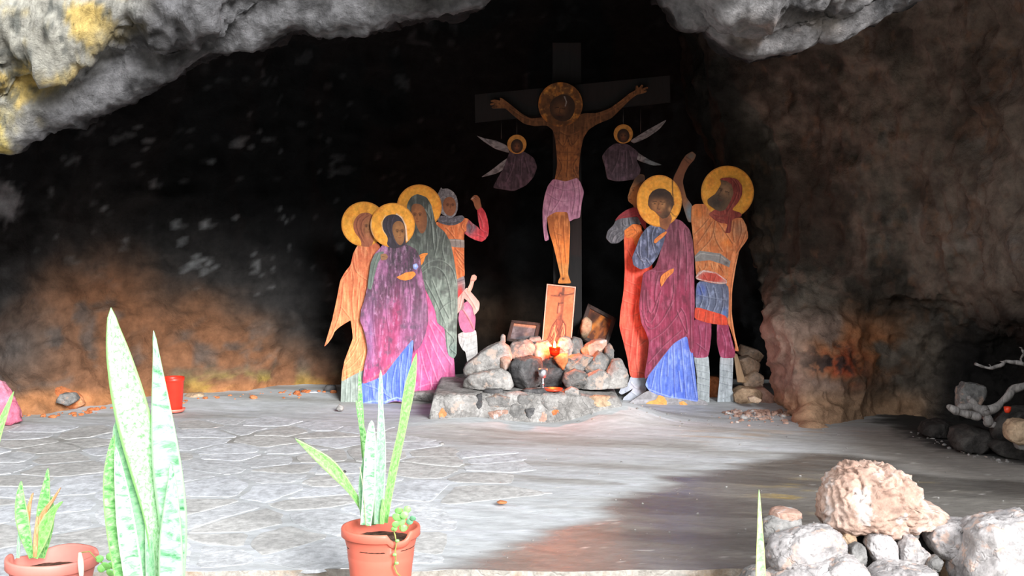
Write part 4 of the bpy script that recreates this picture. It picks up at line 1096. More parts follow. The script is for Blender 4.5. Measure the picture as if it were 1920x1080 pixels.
YN = YX - 0.13
for side, lab, hc, robe, wings, hd, wires, sd_ in (
        ('l', 'small painted angel panel with pale wings hanging left of the crucified figure', (255, 362), [(222, 392), (290, 396), (338, 428), (353, 472), (336, 520), (300, 560), (240, 588), (190, 580), (138, 572), (160, 530), (190, 478), (208, 430)],
         [[(58, 318), (100, 334), (150, 342), (206, 366), (222, 405), (150, 384), (100, 352)], [(222, 420), (215, 468), (160, 502), (78, 523), (130, 488), (180, 448)]], (255, 368), [(180, 240, 335), (255, 238, 318)], 211),
        ('r', 'small painted angel panel with pale wings hanging right of the crucified figure', (768, 312), [(728, 356), (792, 362), (842, 400), (832, 440), (852, 480), (842, 530), (740, 541), (690, 530), (680, 470), (664, 420), (690, 384)],
         [[(982, 239), (942, 290), (880, 332), (820, 358), (800, 345), (880, 295)], [(800, 372), (850, 410), (900, 440), (958, 462), (910, 464), (850, 444), (806, 420)]], (768, 318), [(768, 190, 268), (852, 190, 305)], 221)):
    q = W(*T7([hc])[0], YN)
    f = thing('painted_angel_panel', (q.x, YN, q.z), lab, 'painted panel', 'small angels hung from the crossbeam')
    for w_i, wg in enumerate(wings):
        panel_part('wing', T7(wg), YN, 0, (150, 148, 150), folds(T7, [[tuple(a) for a in (wg[0], wg[2], wg[3])], [tuple(a) for a in (wg[-1], wg[-2], wg[1])]], .9, (190, 188, 190), (70, 66, 70), .7, .8) + [('n', 10, 4, (84, 80, 84), .6, 0)], f, f, sd_ + w_i, rnd=1)
    panel_part('robe', T7(robe), YN, 1, (72, 58, 68), [('n', 8, 10, (110, 88, 104), .7, 0.0), ('n', 6, 8, (44, 36, 44), .6, 0.1)] + folds(T7, [[(robe[0][0] + 20, robe[0][1] + 30), (robe[0][0] + 10, robe[0][1] + 90), (robe[0][0] - 20, robe[0][1] + 150)], [(robe[0][0] + 50, robe[0][1] + 40), (robe[0][0] + 50, robe[0][1] + 120)], [(robe[1][0], robe[1][1] + 30), (robe[1][0] + 20, robe[1][1] + 100)]], 1.0, (140, 120, 134), (34, 26, 32), .6, .7), f, f, sd_ + 3, rnd=1)
    qq = T7([hc])[0]
    panel_part('halo', circle(qq[0], qq[1], 18), YN, 2, (206, 148, 72), [('n', 6, 6, (170, 112, 50), .6, 0)], f, f, sd_ + 4, rnd=0)
    qq = T7([hd])[0]
    panel_part('head', circle(qq[0], qq[1] + 1, 11.5, 13), YN, 3, (50, 36, 30), [('b', qq[0], qq[1] + 3, 6, 8, (132, 86, 58), 1.0), ('b', qq[0] - 3, qq[1] + 1, 1.3, .9, (20, 14, 12), 1), ('b', qq[0] + 3, qq[1] + 1, 1.3, .9, (20, 14, 12), 1), ('s', np.array([[qq[0] - 2, qq[1] + 7], [qq[0] + 2, qq[1] + 7]]), .7, (100, 40, 34), .9)], f, f, sd_ + 5, rnd=0)
    for wx, wy0, wy1 in wires:
        a, b = T7([(wx, wy0), (wx, wy1)])
        tube_between('wire', [W(a[0], a[1], YN), W(b[0], b[1], YN)], 0.0018, M_WIRE, f, 6)

# ------------------------------------------------------------------ stones
def ico(level):
    bm = bmesh.new()
    bmesh.ops.create_icosphere(bm, subdivisions=level, radius=1)
    v = np.array([tuple(q.co) for q in bm.verts])
    f = [tuple(q.index for q in fc.verts) for fc in bm.faces]
    bm.free()
    return v / np.linalg.norm(v, axis=1, keepdims=True), f


ICO = {k: ico(k) for k in (2, 3, 4, 5, 6)}

R_GREY = mat_rock('grey_limestone', [(86, 85, 84), (124, 122, 120), (154, 152, 149)], 7, speck=(160, 138, 124))
R_PALE = mat_rock('pale_limestone', [(112, 109, 107), (150, 147, 144), (180, 176, 172)], 7, speck=(174, 156, 145))
R_FRONT = mat_rock('whitish_limestone', [(130, 126, 126), (172, 167, 166), (202, 197, 196)], 7, speck=(190, 166, 154))
R_CREAM = mat_rock('cream_block_stone', [(186, 152, 124), (220, 192, 166), (234, 214, 196)], 6)
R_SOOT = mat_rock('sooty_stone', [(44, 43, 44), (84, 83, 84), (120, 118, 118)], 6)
R_PINK = mat_rock('pinkish_stone', [(148, 116, 102), (180, 144, 128), (200, 172, 158)], 5, speck=(190, 186, 184))
R_TAN = mat_rock('tan_stone', [(150, 124, 100), (188, 160, 132), (208, 184, 156)], 6)
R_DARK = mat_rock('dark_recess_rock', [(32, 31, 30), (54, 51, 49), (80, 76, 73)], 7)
R_LAYER = mat_rock('layered_pink_limestone', [(166, 134, 118), (194, 164, 148), (210, 188, 176)], 4, bs=0.7, speck=(202, 190, 184))
R_ROSE = mat_rock('rose_pink_stone', [(196, 92, 120), (216, 126, 150), (228, 160, 178)], 5)
R_ORANGE = mat_rock('burnt_orange_stone', [(170, 92, 52), (206, 126, 80), (222, 160, 118)], 6)


def rock_mesh(name, outline_px, Y, depth, mat, seed, level=4, rough=0.095, facet=0.42, pexp=2.6, strata=0.0, zmin=None):
    """a closed stone whose face follows an outline, with rounded depth, chipped planes and pitted relief"""
    a = XZ(outline_px, Y)
    c = (a.min(0) + a.max(0)) / 2
    area = 0.5 * np.sum(a[:, 0] * np.roll(a[:, 1], -1) - np.roll(a[:, 0], -1) * a[:, 1])
    q = a + (a - c) * 0.035
    d, f = ICO[level]
    phi = np.arctan2(d[:, 2], d[:, 0])
    # distance of the outline in every direction
    th = np.linspace(-math.pi, math.pi, 361)
    R = np.zeros(361)
    for i in range(len(q)):
        p0, p1 = q[i] - c, q[(i + 1) % len(q)] - c
        e = p1 - p0
        den = np.cos(th) * e[1] - np.sin(th) * e[0]
        den = np.where(np.abs(den) < 1e-9, 1e-9, den)
        t = (p0[0] * e[1] - p0[1] * e[0]) / den
        u_ = (p0[0] * np.sin(th) - p0[1] * np.cos(th)) / den
        R = np.where((t > 0) & (u_ >= 0) & (u_ <= 1), np.maximum(R, t), R)
    R = np.where(R <= 0, np.median(R[R > 0]), R)
    Rv = np.interp(phi, th, R)
    ty = np.abs(d[:, 1])
    inpl = np.maximum(1 - ty ** pexp, 0) ** (1 / pexp)
    u2 = np.stack([np.cos(phi), np.sin(phi)], 1)
    sz = float(np.mean(R))
    p = np.column_stack([u2[:, 0] * Rv * inpl, np.sign(d[:, 1]) * ty * depth, u2[:, 1] * Rv * inpl])
    rr = np.random.default_rng(seed)
    # chipped planes on the sides facing forward, up and back
    for _ in range(11):
        nrm = rr.normal(size=3)
        nrm[1] = -abs(nrm[1]) * 1.3 - 1.1
        nrm /= np.linalg.norm(nrm)
        h = p @ nrm
        lim = h.max() * (1 - facet * rr.uniform(.4, 1.0) * .55)
        over = np.maximum(h - lim, 0)
        p -= nrm * (over * .96)[:, None]
    nv = p / np.maximum(np.linalg.norm(p, axis=1, keepdims=True), 1e-6)
    s = p / sz
    dd = rough * sz * (1.1 * fbm(s * 1.6 + seed, 4, seed) + 0.9 * fbm(s * 3.2 + seed, 4, seed + 3, .6, True) + (0.12 if strata else 0.35) * fbm(s * 11 + seed, 3, seed + 5, .6) - 0.35)
    cn = fbm(s * 1.9 + seed * 1.3, 3, seed + 41)
    dd -= 0.10 * sz * np.exp(-(cn / 0.035) ** 2) * (level >= 4)
    if strata:
        ph = s[:, 0] * 3.2 + s[:, 2] * 1.1 + 1.3 * fbm(s * 1.3 + seed, 3, seed + 9)
        saw = (ph * 1.6) % 1.0
        ph2 = s[:, 2] * 5.0 - s[:, 0] * 1.2 + 1.1 * fbm(s * 1.7 + seed, 3, seed + 19)
        saw2 = (ph2 * 1.1) % 1.0
        dd += strata * sz * (0.55 * np.minimum(saw, (1 - saw) * 6) + 0.45 * np.minimum(saw2, (1 - saw2) * 6) - .5)
    p = p + nv * dd[:, None]
    w = p + np.array([c[0], Y, c[1]])
    if zmin is not None:
        w[:, 2] = np.maximum(w[:, 2], zmin + 0.1 * (w[:, 2] - zmin))
    base = np.array([c[0], Y, w[:, 2].min()])
    return new_mesh(name, w - base, f, mat, True), base


def rock(name, label, outline_px, Y, depth, mat, seed, group=None, cat='stone', **kw):
    me, b = rock_mesh(name, outline_px, Y, depth, mat, seed, **kw)
    o = obj(name, me, None, b)
    return tag(o, label, cat, group)


T8 = crop(820, 510, 3.6)
LT = 0.20                                             # top of the stone ledge

# ------------------------------------------------------------------ the masonry ledge under the heap
led = thing('stone_ledge', (0.0, 8.7, 0.0), 'low mortared stone ledge carrying the stone heap and the candle', 'ledge')
nx, ny = 80, 34
lx = np.linspace(-0.58, 0.84, nx)
prof = [(8.50, -0.03), (8.545, 0.02), (8.565, 0.08), (8.58, 0.14), (8.59, 0.185), (8.62, 0.198), (8.7, 0.2), (8.9, 0.2), (9.3, 0.2), (9.64, 0.2)]
Gp = np.array(prof)
sl = np.linspace(0, len(prof) - 1, ny)
py_ = np.interp(sl, range(len(prof)), Gp[:, 0])
pz_ = np.interp(sl, range(len(prof)), Gp[:, 1])
XX, _s = np.meshgrid(lx, sl)
YY = np.repeat(py_[:, None], nx, 1) + 0.04 * np.sin(XX * 3 + 1) + np.clip(XX - 0.35, 0, 1) * 0.22
ZZ = np.repeat(pz_[:, None], nx, 1)
endf = smooth01(XX, -0.58, -0.52) * (1 - smooth01(XX, 0.70, 0.84)) * (1 - 0.12 * smooth01(XX, 0.3, 0.75))
ZZ = ZZ * endf - 0.03 * (1 - endf)
q = np.stack([XX.ravel(), YY.ravel(), ZZ.ravel()], 1)
nn = fbm(q * 9, 4, 301)
q[:, 2] += 0.012 * nn * smooth01(q[:, 2], 0.0, 0.1)
q[:, 1] += 0.02 * fbm(q * 12, 4, 302)
M_MORTAR = mat_rock('old_mortar', [(112, 109, 106), (150, 147, 144), (178, 175, 172)], 9, bs=0.8, bd=0.015)
obj('mortar_core', new_mesh('mortar_core', q - np.array([0, 8.7, 0]), grid_faces(ny, nx), M_MORTAR, True), led)
ledge_stones = [
    ([(38, 850), (100, 828), (250, 838), (272, 900), (205, 985), (62, 1002), (30, 930)], R_PALE, 'large pale'),
    ([(14, 950), (34, 915), (62, 950), (60, 1000), (20, 1002)], R_ORANGE, 'orange'),
    ([(318, 850), (400, 826), (498, 850), (482, 920), (400, 935), (330, 905)], R_GREY, None),
    ([(330, 945), (400, 930), (470, 930), (465, 1005), (345, 1005)], R_PINK, 'pinkish'),
    ([(472, 940), (510, 895), (575, 900), (592, 960), (560, 1003), (480, 1003)], R_GREY, None),
    ([(520, 850), (560, 826), (655, 830), (664, 890), (600, 900), (540, 890)], R_GREY, None),
    ([(668, 850), (720, 822), (830, 826), (862, 870), (845, 935), (740, 935), (690, 905)], R_PALE, None),
    ([(668, 950), (735, 938), (752, 975), (720, 1003), (672, 1000)], R_PINK, None),
    ([(750, 945), (790, 925), (832, 930), (815, 960), (765, 975)], R_ORANGE, 'orange'),
    ([(596, 925), (655, 915), (662, 990), (610, 1008)], R_SOOT, 'sooty dark'),
    ([(862, 800), (905, 780), (950, 800), (945, 855), (890, 875), (864, 850)], R_PALE, None),
    ([(1000, 850), (1060, 834), (1160, 842), (1170, 890), (1110, 912), (1020, 900)], R_TAN, 'yellowish'),
    ([(265, 830), (300, 826), (300, 900), (272, 930), (258, 880)], R_SOOT, None),
    ([(200, 1000), (250, 985), (310, 1005), (290, 1030), (215, 1030)], R_GREY, None)]
for i, (o_, m_, lb) in enumerate(ledge_stones):
    o_ = np.array(o_, float)
    o_ = o_.mean(0) + (o_ - o_.mean(0)) * 1.10
    zc = np.mean([p[1] for p in T8(o_)])
    xc = np.mean([(p[0] - 960) / FPX * 8.6 for p in T8(o_)])
    zz = EYE + (HOR - zc) / FPX * 8.55
    Yc = float(np.interp(zz, [p[1] for p in prof[:6]], [p[0] for p in prof[:6]])) + 0.04 * math.sin(xc * 3 + 1) + max(0, xc - .35) * .22
    me, b = rock_mesh('stone', T8(o_), Yc + 0.035, 0.07, m_, 310 + i, level=4, rough=0.06, pexp=3.6)
    o = obj('stone', me, led, Vector(b) - led.location)
    if lb: o['label'] = lb + ' stone in the ledge face'
# step of mortar behind, left of the heap
me, b = rock_mesh('mortar_step', [(742, 742), (760, 734), (860, 727), (880, 735), (875, 750), (800, 752), (745, 754)], 9.52, 0.14, M_MORTAR, 340, rough=0.04, level=3)
obj('mortar_step', me, led, Vector(b) - led.location)

# ------------------------------------------------------------------ the stones of the heap
HEAP = 'stones heaped at the foot of the cross'
heap = [
    ('long pale stone sloping up to the left edge of the heap', [(186, 640), (215, 605), (290, 545), (370, 498), (430, 468), (472, 508), (502, 575), (482, 605), (430, 650), (330, 680), (240, 692), (198, 698)], 9.02, .17, R_PALE, dict(level=4)),
    ('low pale stone at the lower left corner of the heap', [(188, 790), (192, 722), (240, 690), (330, 668), (420, 655), (485, 680), (507, 760), (490, 792)], 8.86, .15, R_PALE, dict(level=4)),
    ('big rounded grey stone left of the silver goblet', [(488, 640), (528, 588), (622, 572), (692, 588), (704, 660), (694, 740), (644, 780), (560, 784), (508, 755)], 8.90, .16, R_SOOT, dict(level=4)),
    ('soot-black stone directly behind the silver goblet', [(676, 620), (740, 596), (822, 606), (850, 680), (845, 775), (770, 788), (690, 780)], 8.97, .14, R_SOOT, dict(level=4)),
    ('dark grey stone under the small framed icon', [(476, 520), (508, 474), (600, 456), (662, 488), (656, 560), (580, 590), (496, 575)], 9.14, .16, R_GREY, dict(level=4)),
    ('flat whitish stone at the left foot of the icon board', [(598, 475), (625, 440), (690, 438), (705, 470), (690, 500), (620, 500)], 9.27, .12, R_PALE, dict(level=3)),
    ('small pinkish stone wedged beside the long pale stone', [(424, 580), (450, 566), (492, 580), (498, 640), (458, 662), (428, 640)], 8.93, .08, R_PINK, dict(level=3)),
    ('pale round stone right of the candle flame', [(800, 500), (826, 446), (888, 442), (915, 490), (900, 560), (860, 590), (815, 570)], 9.10, .13, R_PALE, dict(level=4)),
    ('grey stone at the right foot of the icon board', [(880, 490), (918, 440), (970, 456), (986, 510), (950, 560), (895, 560)], 9.22, .15, R_GREY, dict(level=3)),
    ('grey stone below the pale round one by the flame', [(848, 640), (878, 578), (960, 556), (1054, 578), (1010, 645), (940, 690), (862, 690)], 8.98, .14, R_GREY, dict(level=4)),
    ('round dark-ringed stone right of the sooty ones', [(846, 735), (860, 680), (930, 656), (995, 680), (1010, 735), (975, 785), (890, 790)], 8.86, .13, R_GREY, dict(level=4)),
    ('stone coloured pink for the candle glow, under the big framed icon', [(966, 525), (1010, 486), (1080, 456), (1134, 460), (1136, 520), (1090, 562), (1000, 562)], 9.16, .15, R_PINK, dict(level=4)),  # pink material stands in for the candle's light
    ('upright grey stone in the right half of the heap', [(988, 640), (1036, 590), (1088, 540), (1150, 586), (1166, 640), (1120, 700), (1012, 694)], 9.00, .14, R_GREY, dict(level=4)),
    ('wide pale stone low in the right half of the heap', [(962, 786), (1006, 700), (1088, 656), (1154, 690), (1148, 760), (1120, 818), (985, 818)], 8.88, .15, R_PALE, dict(level=4)),
    ('tall pale stone at the right end beside the red robe', [(1110, 818), (1098, 740), (1150, 655), (1180, 598), (1242, 594), (1254, 640), (1284, 690), (1278, 755), (1232, 818)], 8.92, .15, R_PALE, dict(level=4)),
    ('narrow grey stone between the big icon and the tall pale stone', [(1124, 590), (1130, 510), (1168, 482), (1190, 530), (1186, 600), (1150, 620)], 9.12, .10, R_GREY, dict(level=3)),
    ('reddish-lit stone left of the candle glass', [(636, 525), (664, 474), (740, 470), (782, 510), (775, 575), (720, 600), (660, 580)], 9.12, .13, R_PINK, dict(level=4)),  # grey stone given a pink colour for the candle's red glow
    ('light brown stone standing beside the cross post', [(966, 380), (980, 320), (1006, 306), (1040, 330), (1036, 390), (1000, 450), (974, 440)], 9.52, .09, R_TAN, dict(level=3)),
    ('orange wedge stone hanging below the candle', [(788, 585), (830, 552), (884, 556), (880, 600), (850, 660), (824, 640)], 8.90, .06, R_ORANGE, dict(level=3)),
    ('small knob of stone on the left shoulder of the heap', [(428, 435), (440, 418), (458, 430), (460, 470), (440, 490), (426, 470)], 9.10, .05, R_PALE, dict(level=3))]
for i, (lb, o_, Y, dp, m_, kw) in enumerate(heap):
    o_ = np.array(o_, float)
    o_ = o_.mean(0) + (o_ - o_.mean(0)) * 1.05
    rock('heap_stone', lb, T8(o_), Y, dp, m_, 400 + i, HEAP, zmin=LT + .004, **kw)
# the core of the heap, seen only in the gaps
rock('heap_stone', 'broad dark stone in the core of the heap, seen through gaps', T8([(200, 800), (260, 700), (480, 610), (700, 560), (1000, 560), (1160, 640), (1230, 800)]), 9.30, .20, R_SOOT, 450, HEAP, level=4, zmin=LT + .01)

# ------------------------------------------------------------------ icons in the heap
M_FRAME = mat_wood('dark_frame_wood', (40, 30, 28), (78, 60, 54))
M_GOLD = mat_plain('gilt_edge', (186, 140, 110), 0.5, 0.2)


def place(o, Y, px, py, lean, yaw=0.0, roll=0.0):
    q = W(px, py, Y)
    o.location = q
    o.rotation_euler = (lean, roll, yaw)


def box_mesh(name, w, h, t, mat, x=0, y=0, z=0, bev=0.003):
    bm = bmesh.new()
    bmesh.ops.create_cube(bm, size=1)
    bmesh.ops.scale(bm, vec=(w, t, h), verts=bm.verts)
    bmesh.ops.translate(bm, vec=(x, y, z), verts=bm.verts)
    bmesh.ops.bevel(bm, geom=bm.edges[:], offset=min(bev, w * .3, h * .3, t * .3), segments=2, affect='EDGES', profile=.6)
    me = bpy.data.meshes.new(name)
    bm.to_mesh(me)
    bm.free()
    me.materials.append(mat)
    return me


def picture_mesh(name, w, h, base_c, ops, seed, n=70):
    """a painted sheet in its own plane, 100 units wide"""
    m = int(n * h / w)
    gx_, gz_ = np.meshgrid(np.linspace(0, 1, n), np.linspace(0, 1, m))
    P = np.stack([gx_.ravel() * 100, (1 - gz_.ravel()) * 100 * h / w], 1)
    C = paint(P, base_c, ops, seed)
    v = np.column_stack([(gx_.ravel() - .5) * w, np.zeros(n * m), gz_.ravel() * h])
    nb = n * m
    back = v + np.array([0, 0.006, 0])
    f = [tuple(q) for q in grid_faces(m, n)]
    ring = [i for i in range(n)] + [r * n + n - 1 for r in range(1, m)] + [(m - 1) * n + i for i in range(n - 2, -1, -1)] + [r * n for r in range(m - 2, 0, -1)]
    k = len(ring)
    rv = back[ring]
    f += [(ring[(i + 1) % k], ring[i], nb + i, nb + (i + 1) % k) for i in range(k)]
    f.append(tuple(nb + i for i in range(k - 1, -1, -1))[::-1])
    return new_mesh(name, np.vstack([v, rv]), f, M_PAINT, False, lin(np.vstack([C, C[ring] * .4])))


# tall icon board at the foot of the cross
ic = thing('icon_board', (0, 0, 0), 'tall upright icon board in orange tones leaning at the foot of the cross', 'icon')
hI = 0.66
dk = (84, 46, 30)
sk = lambda *p, w=1.4, c=dk, a=.95: ('s', np.array(p, float), w * 1.35, c, a)
ops = [('n', 22, 22, (196, 124, 82), .6, 0.0), ('n', 10, 12, (176, 98, 62), .4, 0.15), ('b', 28, 105, 16, 22, (180, 104, 66), .5), ('b', 78, 78, 10, 14, (164, 92, 56), .7),
       sk((58, 10), (58, 112), w=4.2, c=(92, 56, 40)), sk((18, 38), (40, 40), (50, 33), w=2.2, c=(120, 70, 46)), sk((62, 36), (80, 28), (94, 22), w=2.2, c=(120, 70, 46)), sk((28, 37), (92, 26), w=1.2),
       ('b', 50, 32, 6.5, 8, (60, 32, 26), 1.2), ('b', 50, 33, 3, 4, (186, 110, 76), .8), sk((56, 40), (58, 70), (54, 96), w=6, c=(132, 78, 52)), sk((46, 62), (44, 96), w=2.6), sk((46, 62), (60, 60), w=1.6), sk((50, 74), (50, 92), w=4, c=(206, 120, 92)),
       ('b', 53, 112, 8, 9, (92, 50, 34), 1.0), ('b', 52, 114, 3.4, 5, (190, 118, 80), .9),
       ('b', 54, 158, 22, 40, (150, 80, 52), 1.2), ('b', 36, 178, 16, 26, (170, 92, 60), 1.1), ('b', 70, 150, 7, 26, (206, 126, 84), .8), ('b', 40, 150, 6, 20, (210, 130, 88), .8), ('b', 54, 136, 9, 24, (70, 48, 44), 1.1), ('b', 66, 176, 9, 26, (150, 116, 92), .7),
       sk((56, 122), (55, 160), (56, 208), w=9, c=(112, 60, 42)), sk((46, 126), (34, 160), (24, 206), w=7, c=(140, 78, 52)), sk((66, 126), (72, 160), (74, 206), w=6, c=(124, 70, 48)),
       sk((40, 140), (32, 170), (30, 200), w=2, c=(220, 142, 98)), sk((48, 140), (46, 170), (38, 198), w=1.6, c=(216, 138, 94)), sk((66, 138), (66, 168), (62, 200), w=1.8, c=(214, 136, 94)),
       sk((44, 118), (30, 142), (22, 178), (14, 198), w=1.8), sk((62, 118), (76, 136), (78, 172), (72, 200), w=1.8), sk((44, 126), (48, 152), (40, 184), w=1.6), sk((64, 124), (56, 156), (62, 190), w=1.6), sk((70, 132), (58, 172), (54, 200), w=1.4), sk((34, 140), (40, 162), (28, 190), w=1.4), sk((26, 176), (36, 186), (24, 200), w=1.6), sk((48, 150), (56, 162), (50, 176), w=2.2),
       sk((36, 146), (44, 170), (40, 196), w=1, c=(240, 176, 128)), sk((68, 130), (74, 160), (68, 190), w=1, c=(240, 176, 128)),
       sk((1.5, 1.5), (98.5, 1.5), w=3.2, c=(206, 176, 160), a=.9), sk((1.5, 1.5), (1.5, 215), w=3.2, c=(206, 176, 160), a=.9), sk((98.5, 1.5), (98.5, 215), w=3.2, c=(206, 176, 160), a=.9), sk((4.6, 5), (95.4, 5), w=1, c=(120, 70, 46)), sk((4.6, 5), (4.6, 215), w=1, c=(120, 70, 46)), sk((95.4, 5), (95.4, 215), w=1, c=(120, 70, 46))]
wI = 0.215
obj('picture', picture_mesh('picture', wI, 0.46, (176, 104, 66), ops, 501, 90), ic)
obj('backing_board', box_mesh('backing_board', wI, 0.46, 0.016, M_FRAME, 0, 0.0142, 0.23), ic)
place(ic, 9.30, 1043, 652, math.radians(-12), 0.06, math.radians(6))

# small framed icon on the left
ic = thing('framed_icon', (0, 0, 0), 'small dark framed picture propped on the stones left of the icon board', 'icon')
w_, h_, b_ = 0.225, 0.17, 0.022
obj('picture', picture_mesh('picture', w_ - b_, h_ - b_, (96, 92, 94), [('n', 20, 14, (128, 124, 128), .7, 0), ('s', np.array([[2, 8], [98, 8]]), 10, (176, 128, 100), .9), ('b', 40, 50, 16, 20, (66, 62, 68), .8), ('b', 62, 44, 9, 10, (140, 116, 104), .6)], 502, 50), ic).location = (0, 0, b_ / 2)
for x, z, a, b in ((0, b_ / 2, w_, b_), (0, h_ - b_ / 2, w_, b_), (-w_ / 2 + b_ / 2, h_ / 2, b_, h_), (w_ / 2 - b_ / 2, h_ / 2, b_, h_)):
    obj('frame_rail', box_mesh('frame_rail', a, b, 0.022, M_FRAME, x, 0, z), ic)
obj('backing_board', box_mesh('backing_board', w_ - .01, h_ - .01, 0.006, M_FRAME, 0, 0.012, h_ / 2), ic)
place(ic, 9.36, 977, 643, math.radians(-30), -0.35, math.radians(4))

# larger framed icon on the right, tilted
ic = thing('framed_icon', (0, 0, 0), 'larger framed icon with golden streaks tilted beside the cross on the right', 'icon')
w_, h_, b_ = 0.25, 0.31, 0.03
obj('picture', picture_mesh('picture', w_ - b_, h_ - b_, (92, 52, 36), [('n', 12, 30, (168, 96, 44), .7, 0.0), ('s', np.array([[20, 110], [40, 60], [60, 10]]), 11, (214, 124, 52), .9), ('s', np.array([[60, 100], [76, 50]]), 6, (150, 84, 44), .8), ('b', 30, 30, 14, 20, (54, 34, 28), .9), ('b', 52, 46, 8, 10, (190, 130, 84), .7)], 503, 60), ic).location = (0, 0, b_ / 2)
for x, z, a, b in ((0, b_ / 2, w_, b_), (0, h_ - b_ / 2, w_, b_), (-w_ / 2 + b_ / 2, h_ / 2, b_, h_), (w_ / 2 - b_ / 2, h_ / 2, b_, h_)):
    obj('frame_rail', box_mesh('frame_rail', a, b, 0.026, M_FRAME, x, 0, z), ic)
obj('backing_board', box_mesh('backing_board', w_ - .01, h_ - .01, 0.008, M_FRAME, 0, 0.014, h_ / 2), ic)
place(ic, 9.57, 1108, 645, math.radians(-34), 0.15, math.radians(28))


# ------------------------------------------------------------------ turned things
def lathe(name, prof, mat, parent=None, seg=40, smooth=True, mod=None):
    v, f = [], []
    n = len(prof)
    for i, (r, z) in enumerate(prof):
        for k in range(seg):
            t = 2 * math.pi * k / seg
            rr, zz = (r, z) if mod is None else mod(r, z, t, i)
            v.append((rr * math.cos(t), rr * math.sin(t), zz))
    for i in range(n - 1):
        for k in range(seg):
            k2 = (k + 1) % seg
            f.append((i * seg + k, i * seg + k2, (i + 1) * seg + k2, (i + 1) * seg + k))
    if prof[0][0] > 1e-4: f.append(tuple(range(seg - 1, -1, -1)))
    if prof[-1][0] > 1e-4: f.append(tuple((n - 1) * seg + k for k in range(seg)))
    return obj(name, new_mesh(name, v, f, mat, smooth), parent)


M_REDGLASS, N, Lk, b = nodes('red_glass')
nz = noise_node(N, Lk, None, 20)
Lk.new(ramp_node(N, Lk, nz.outputs[0], [(0.3, L4((220, 50, 24))), (0.7, L4((240, 84, 40)))]).outputs[0], b.inputs['Base Color'])
b.inputs['Transmission Weight'].default_value = 0.7
b.inputs['Roughness'].default_value = 0.15
b.inputs['IOR'].default_value = 1.2
M_FLAME, N, Lk, b = nodes('candle_flame')
b.inputs['Base Color'].default_value = (0, 0, 0, 1)
b.inputs['Emission Color'].default_value = (1.0, 0.5, 0.14, 1)
b.inputs['Emission Strength'].default_value = 55.0
M_WAX = mat_plain('candle_wax', (236, 130, 84), 0.4)
M_SILVER = mat_plain('silver_plate', (225, 225, 230), 0.42, 1.0, 0.05)

q = W(1040, 668, 8.95)
lamp = thing('candle_glass', q, 'red glass oil lamp with a small burning flame on the stones', 'candle')
cup_ = lathe('glass_cup', [(0.020, 0.0), (0.030, 0.004), (0.036, 0.03), (0.040, 0.065), (0.037, 0.065), (0.033, 0.03), (0.026, 0.008), (0.0, 0.008)], M_REDGLASS, lamp)
lathe('wax', [(0.0, 0.010), (0.027, 0.010), (0.032, 0.030), (0.0, 0.032)], M_WAX, cup_)
lathe('wick', [(0.0015, 0.030), (0.0013, 0.052)], mat_plain('burnt_wick', (24, 20, 18), .9), lamp, 8)
lathe('flame', [(0.0, 0.046), (0.006, 0.052), (0.0095, 0.064), (0.0085, 0.078), (0.005, 0.094), (0.0, 0.108)], M_FLAME, lamp, 20)
pl = bpy.data.lights.new('candle_light', 'POINT')
pl.energy = 5.0
pl.color = (1.0, 0.17, 0.035)
pl.shadow_soft_size = 0.012
plo = bpy.data.objects.new('candle_light', pl)
COL.objects.link(plo)
plo.parent = lamp
plo.location = (0.0, -0.02, 0.125)

q = W(1018, 727, 8.74)
gob = thing('silver_goblet', (q.x, 8.74, LT + 0.006), 'small silver goblet standing before the sooty stones', 'goblet')
lathe('foot', [(0.034, 0.0), (0.034, 0.004), (0.020, 0.010), (0.008, 0.022), (0.006, 0.034)], M_SILVER, gob)
lathe('stem', [(0.006, 0.032), (0.010, 0.042), (0.010, 0.048), (0.006, 0.058), (0.008, 0.072), (0.006, 0.08)], M_SILVER, gob)
lathe('bowl', [(0.006, 0.078), (0.022, 0.088), (0.030, 0.106), (0.032, 0.145), (0.029, 0.145), (0.027, 0.106), (0.018, 0.092), (0.0, 0.090)], M_SILVER, gob)
lathe('candle_stub', [(0.0, 0.094), (0.020, 0.096), (0.022, 0.128), (0.0, 0.130)], mat_plain('pink_wax', (208, 170, 160), .5), gob)

q = W(1037, 733, 8.70)
dish = thing('red_candle_dish', (q.x, 8.70, LT + 0.008), 'flat red plastic dish lying on the ledge by the goblet', 'dish')
M_REDPL = mat_plain('red_plastic', (226, 66, 36), 0.35)
lathe('dish_body', [(0.050, 0.0), (0.062, 0.004), (0.066, 0.016), (0.062, 0.016), (0.056, 0.006), (0.0, 0.006)], M_REDPL, dish)
# thin dark slabs on the ledge edge
for i, (lb, x0, x1, y0, y1, Y) in enumerate((('thin sooty slab lying left of the goblet on the ledge', 905, 945, 730, 738, 8.68), ('thin sooty slab lying under the silver goblet', 972, 1036, 729, 738, 8.70))):
    rock('slate_slab', lb, [(x0, y1), (x0 + 2, y0), (x1 - 3, y0 - 1), (x1, y1), ((x0 + x1) / 2, y1 + 2)], Y, .07, R_SOOT, 520 + i, 'dark slabs on the ledge', cat='slab', level=3, rough=.03)


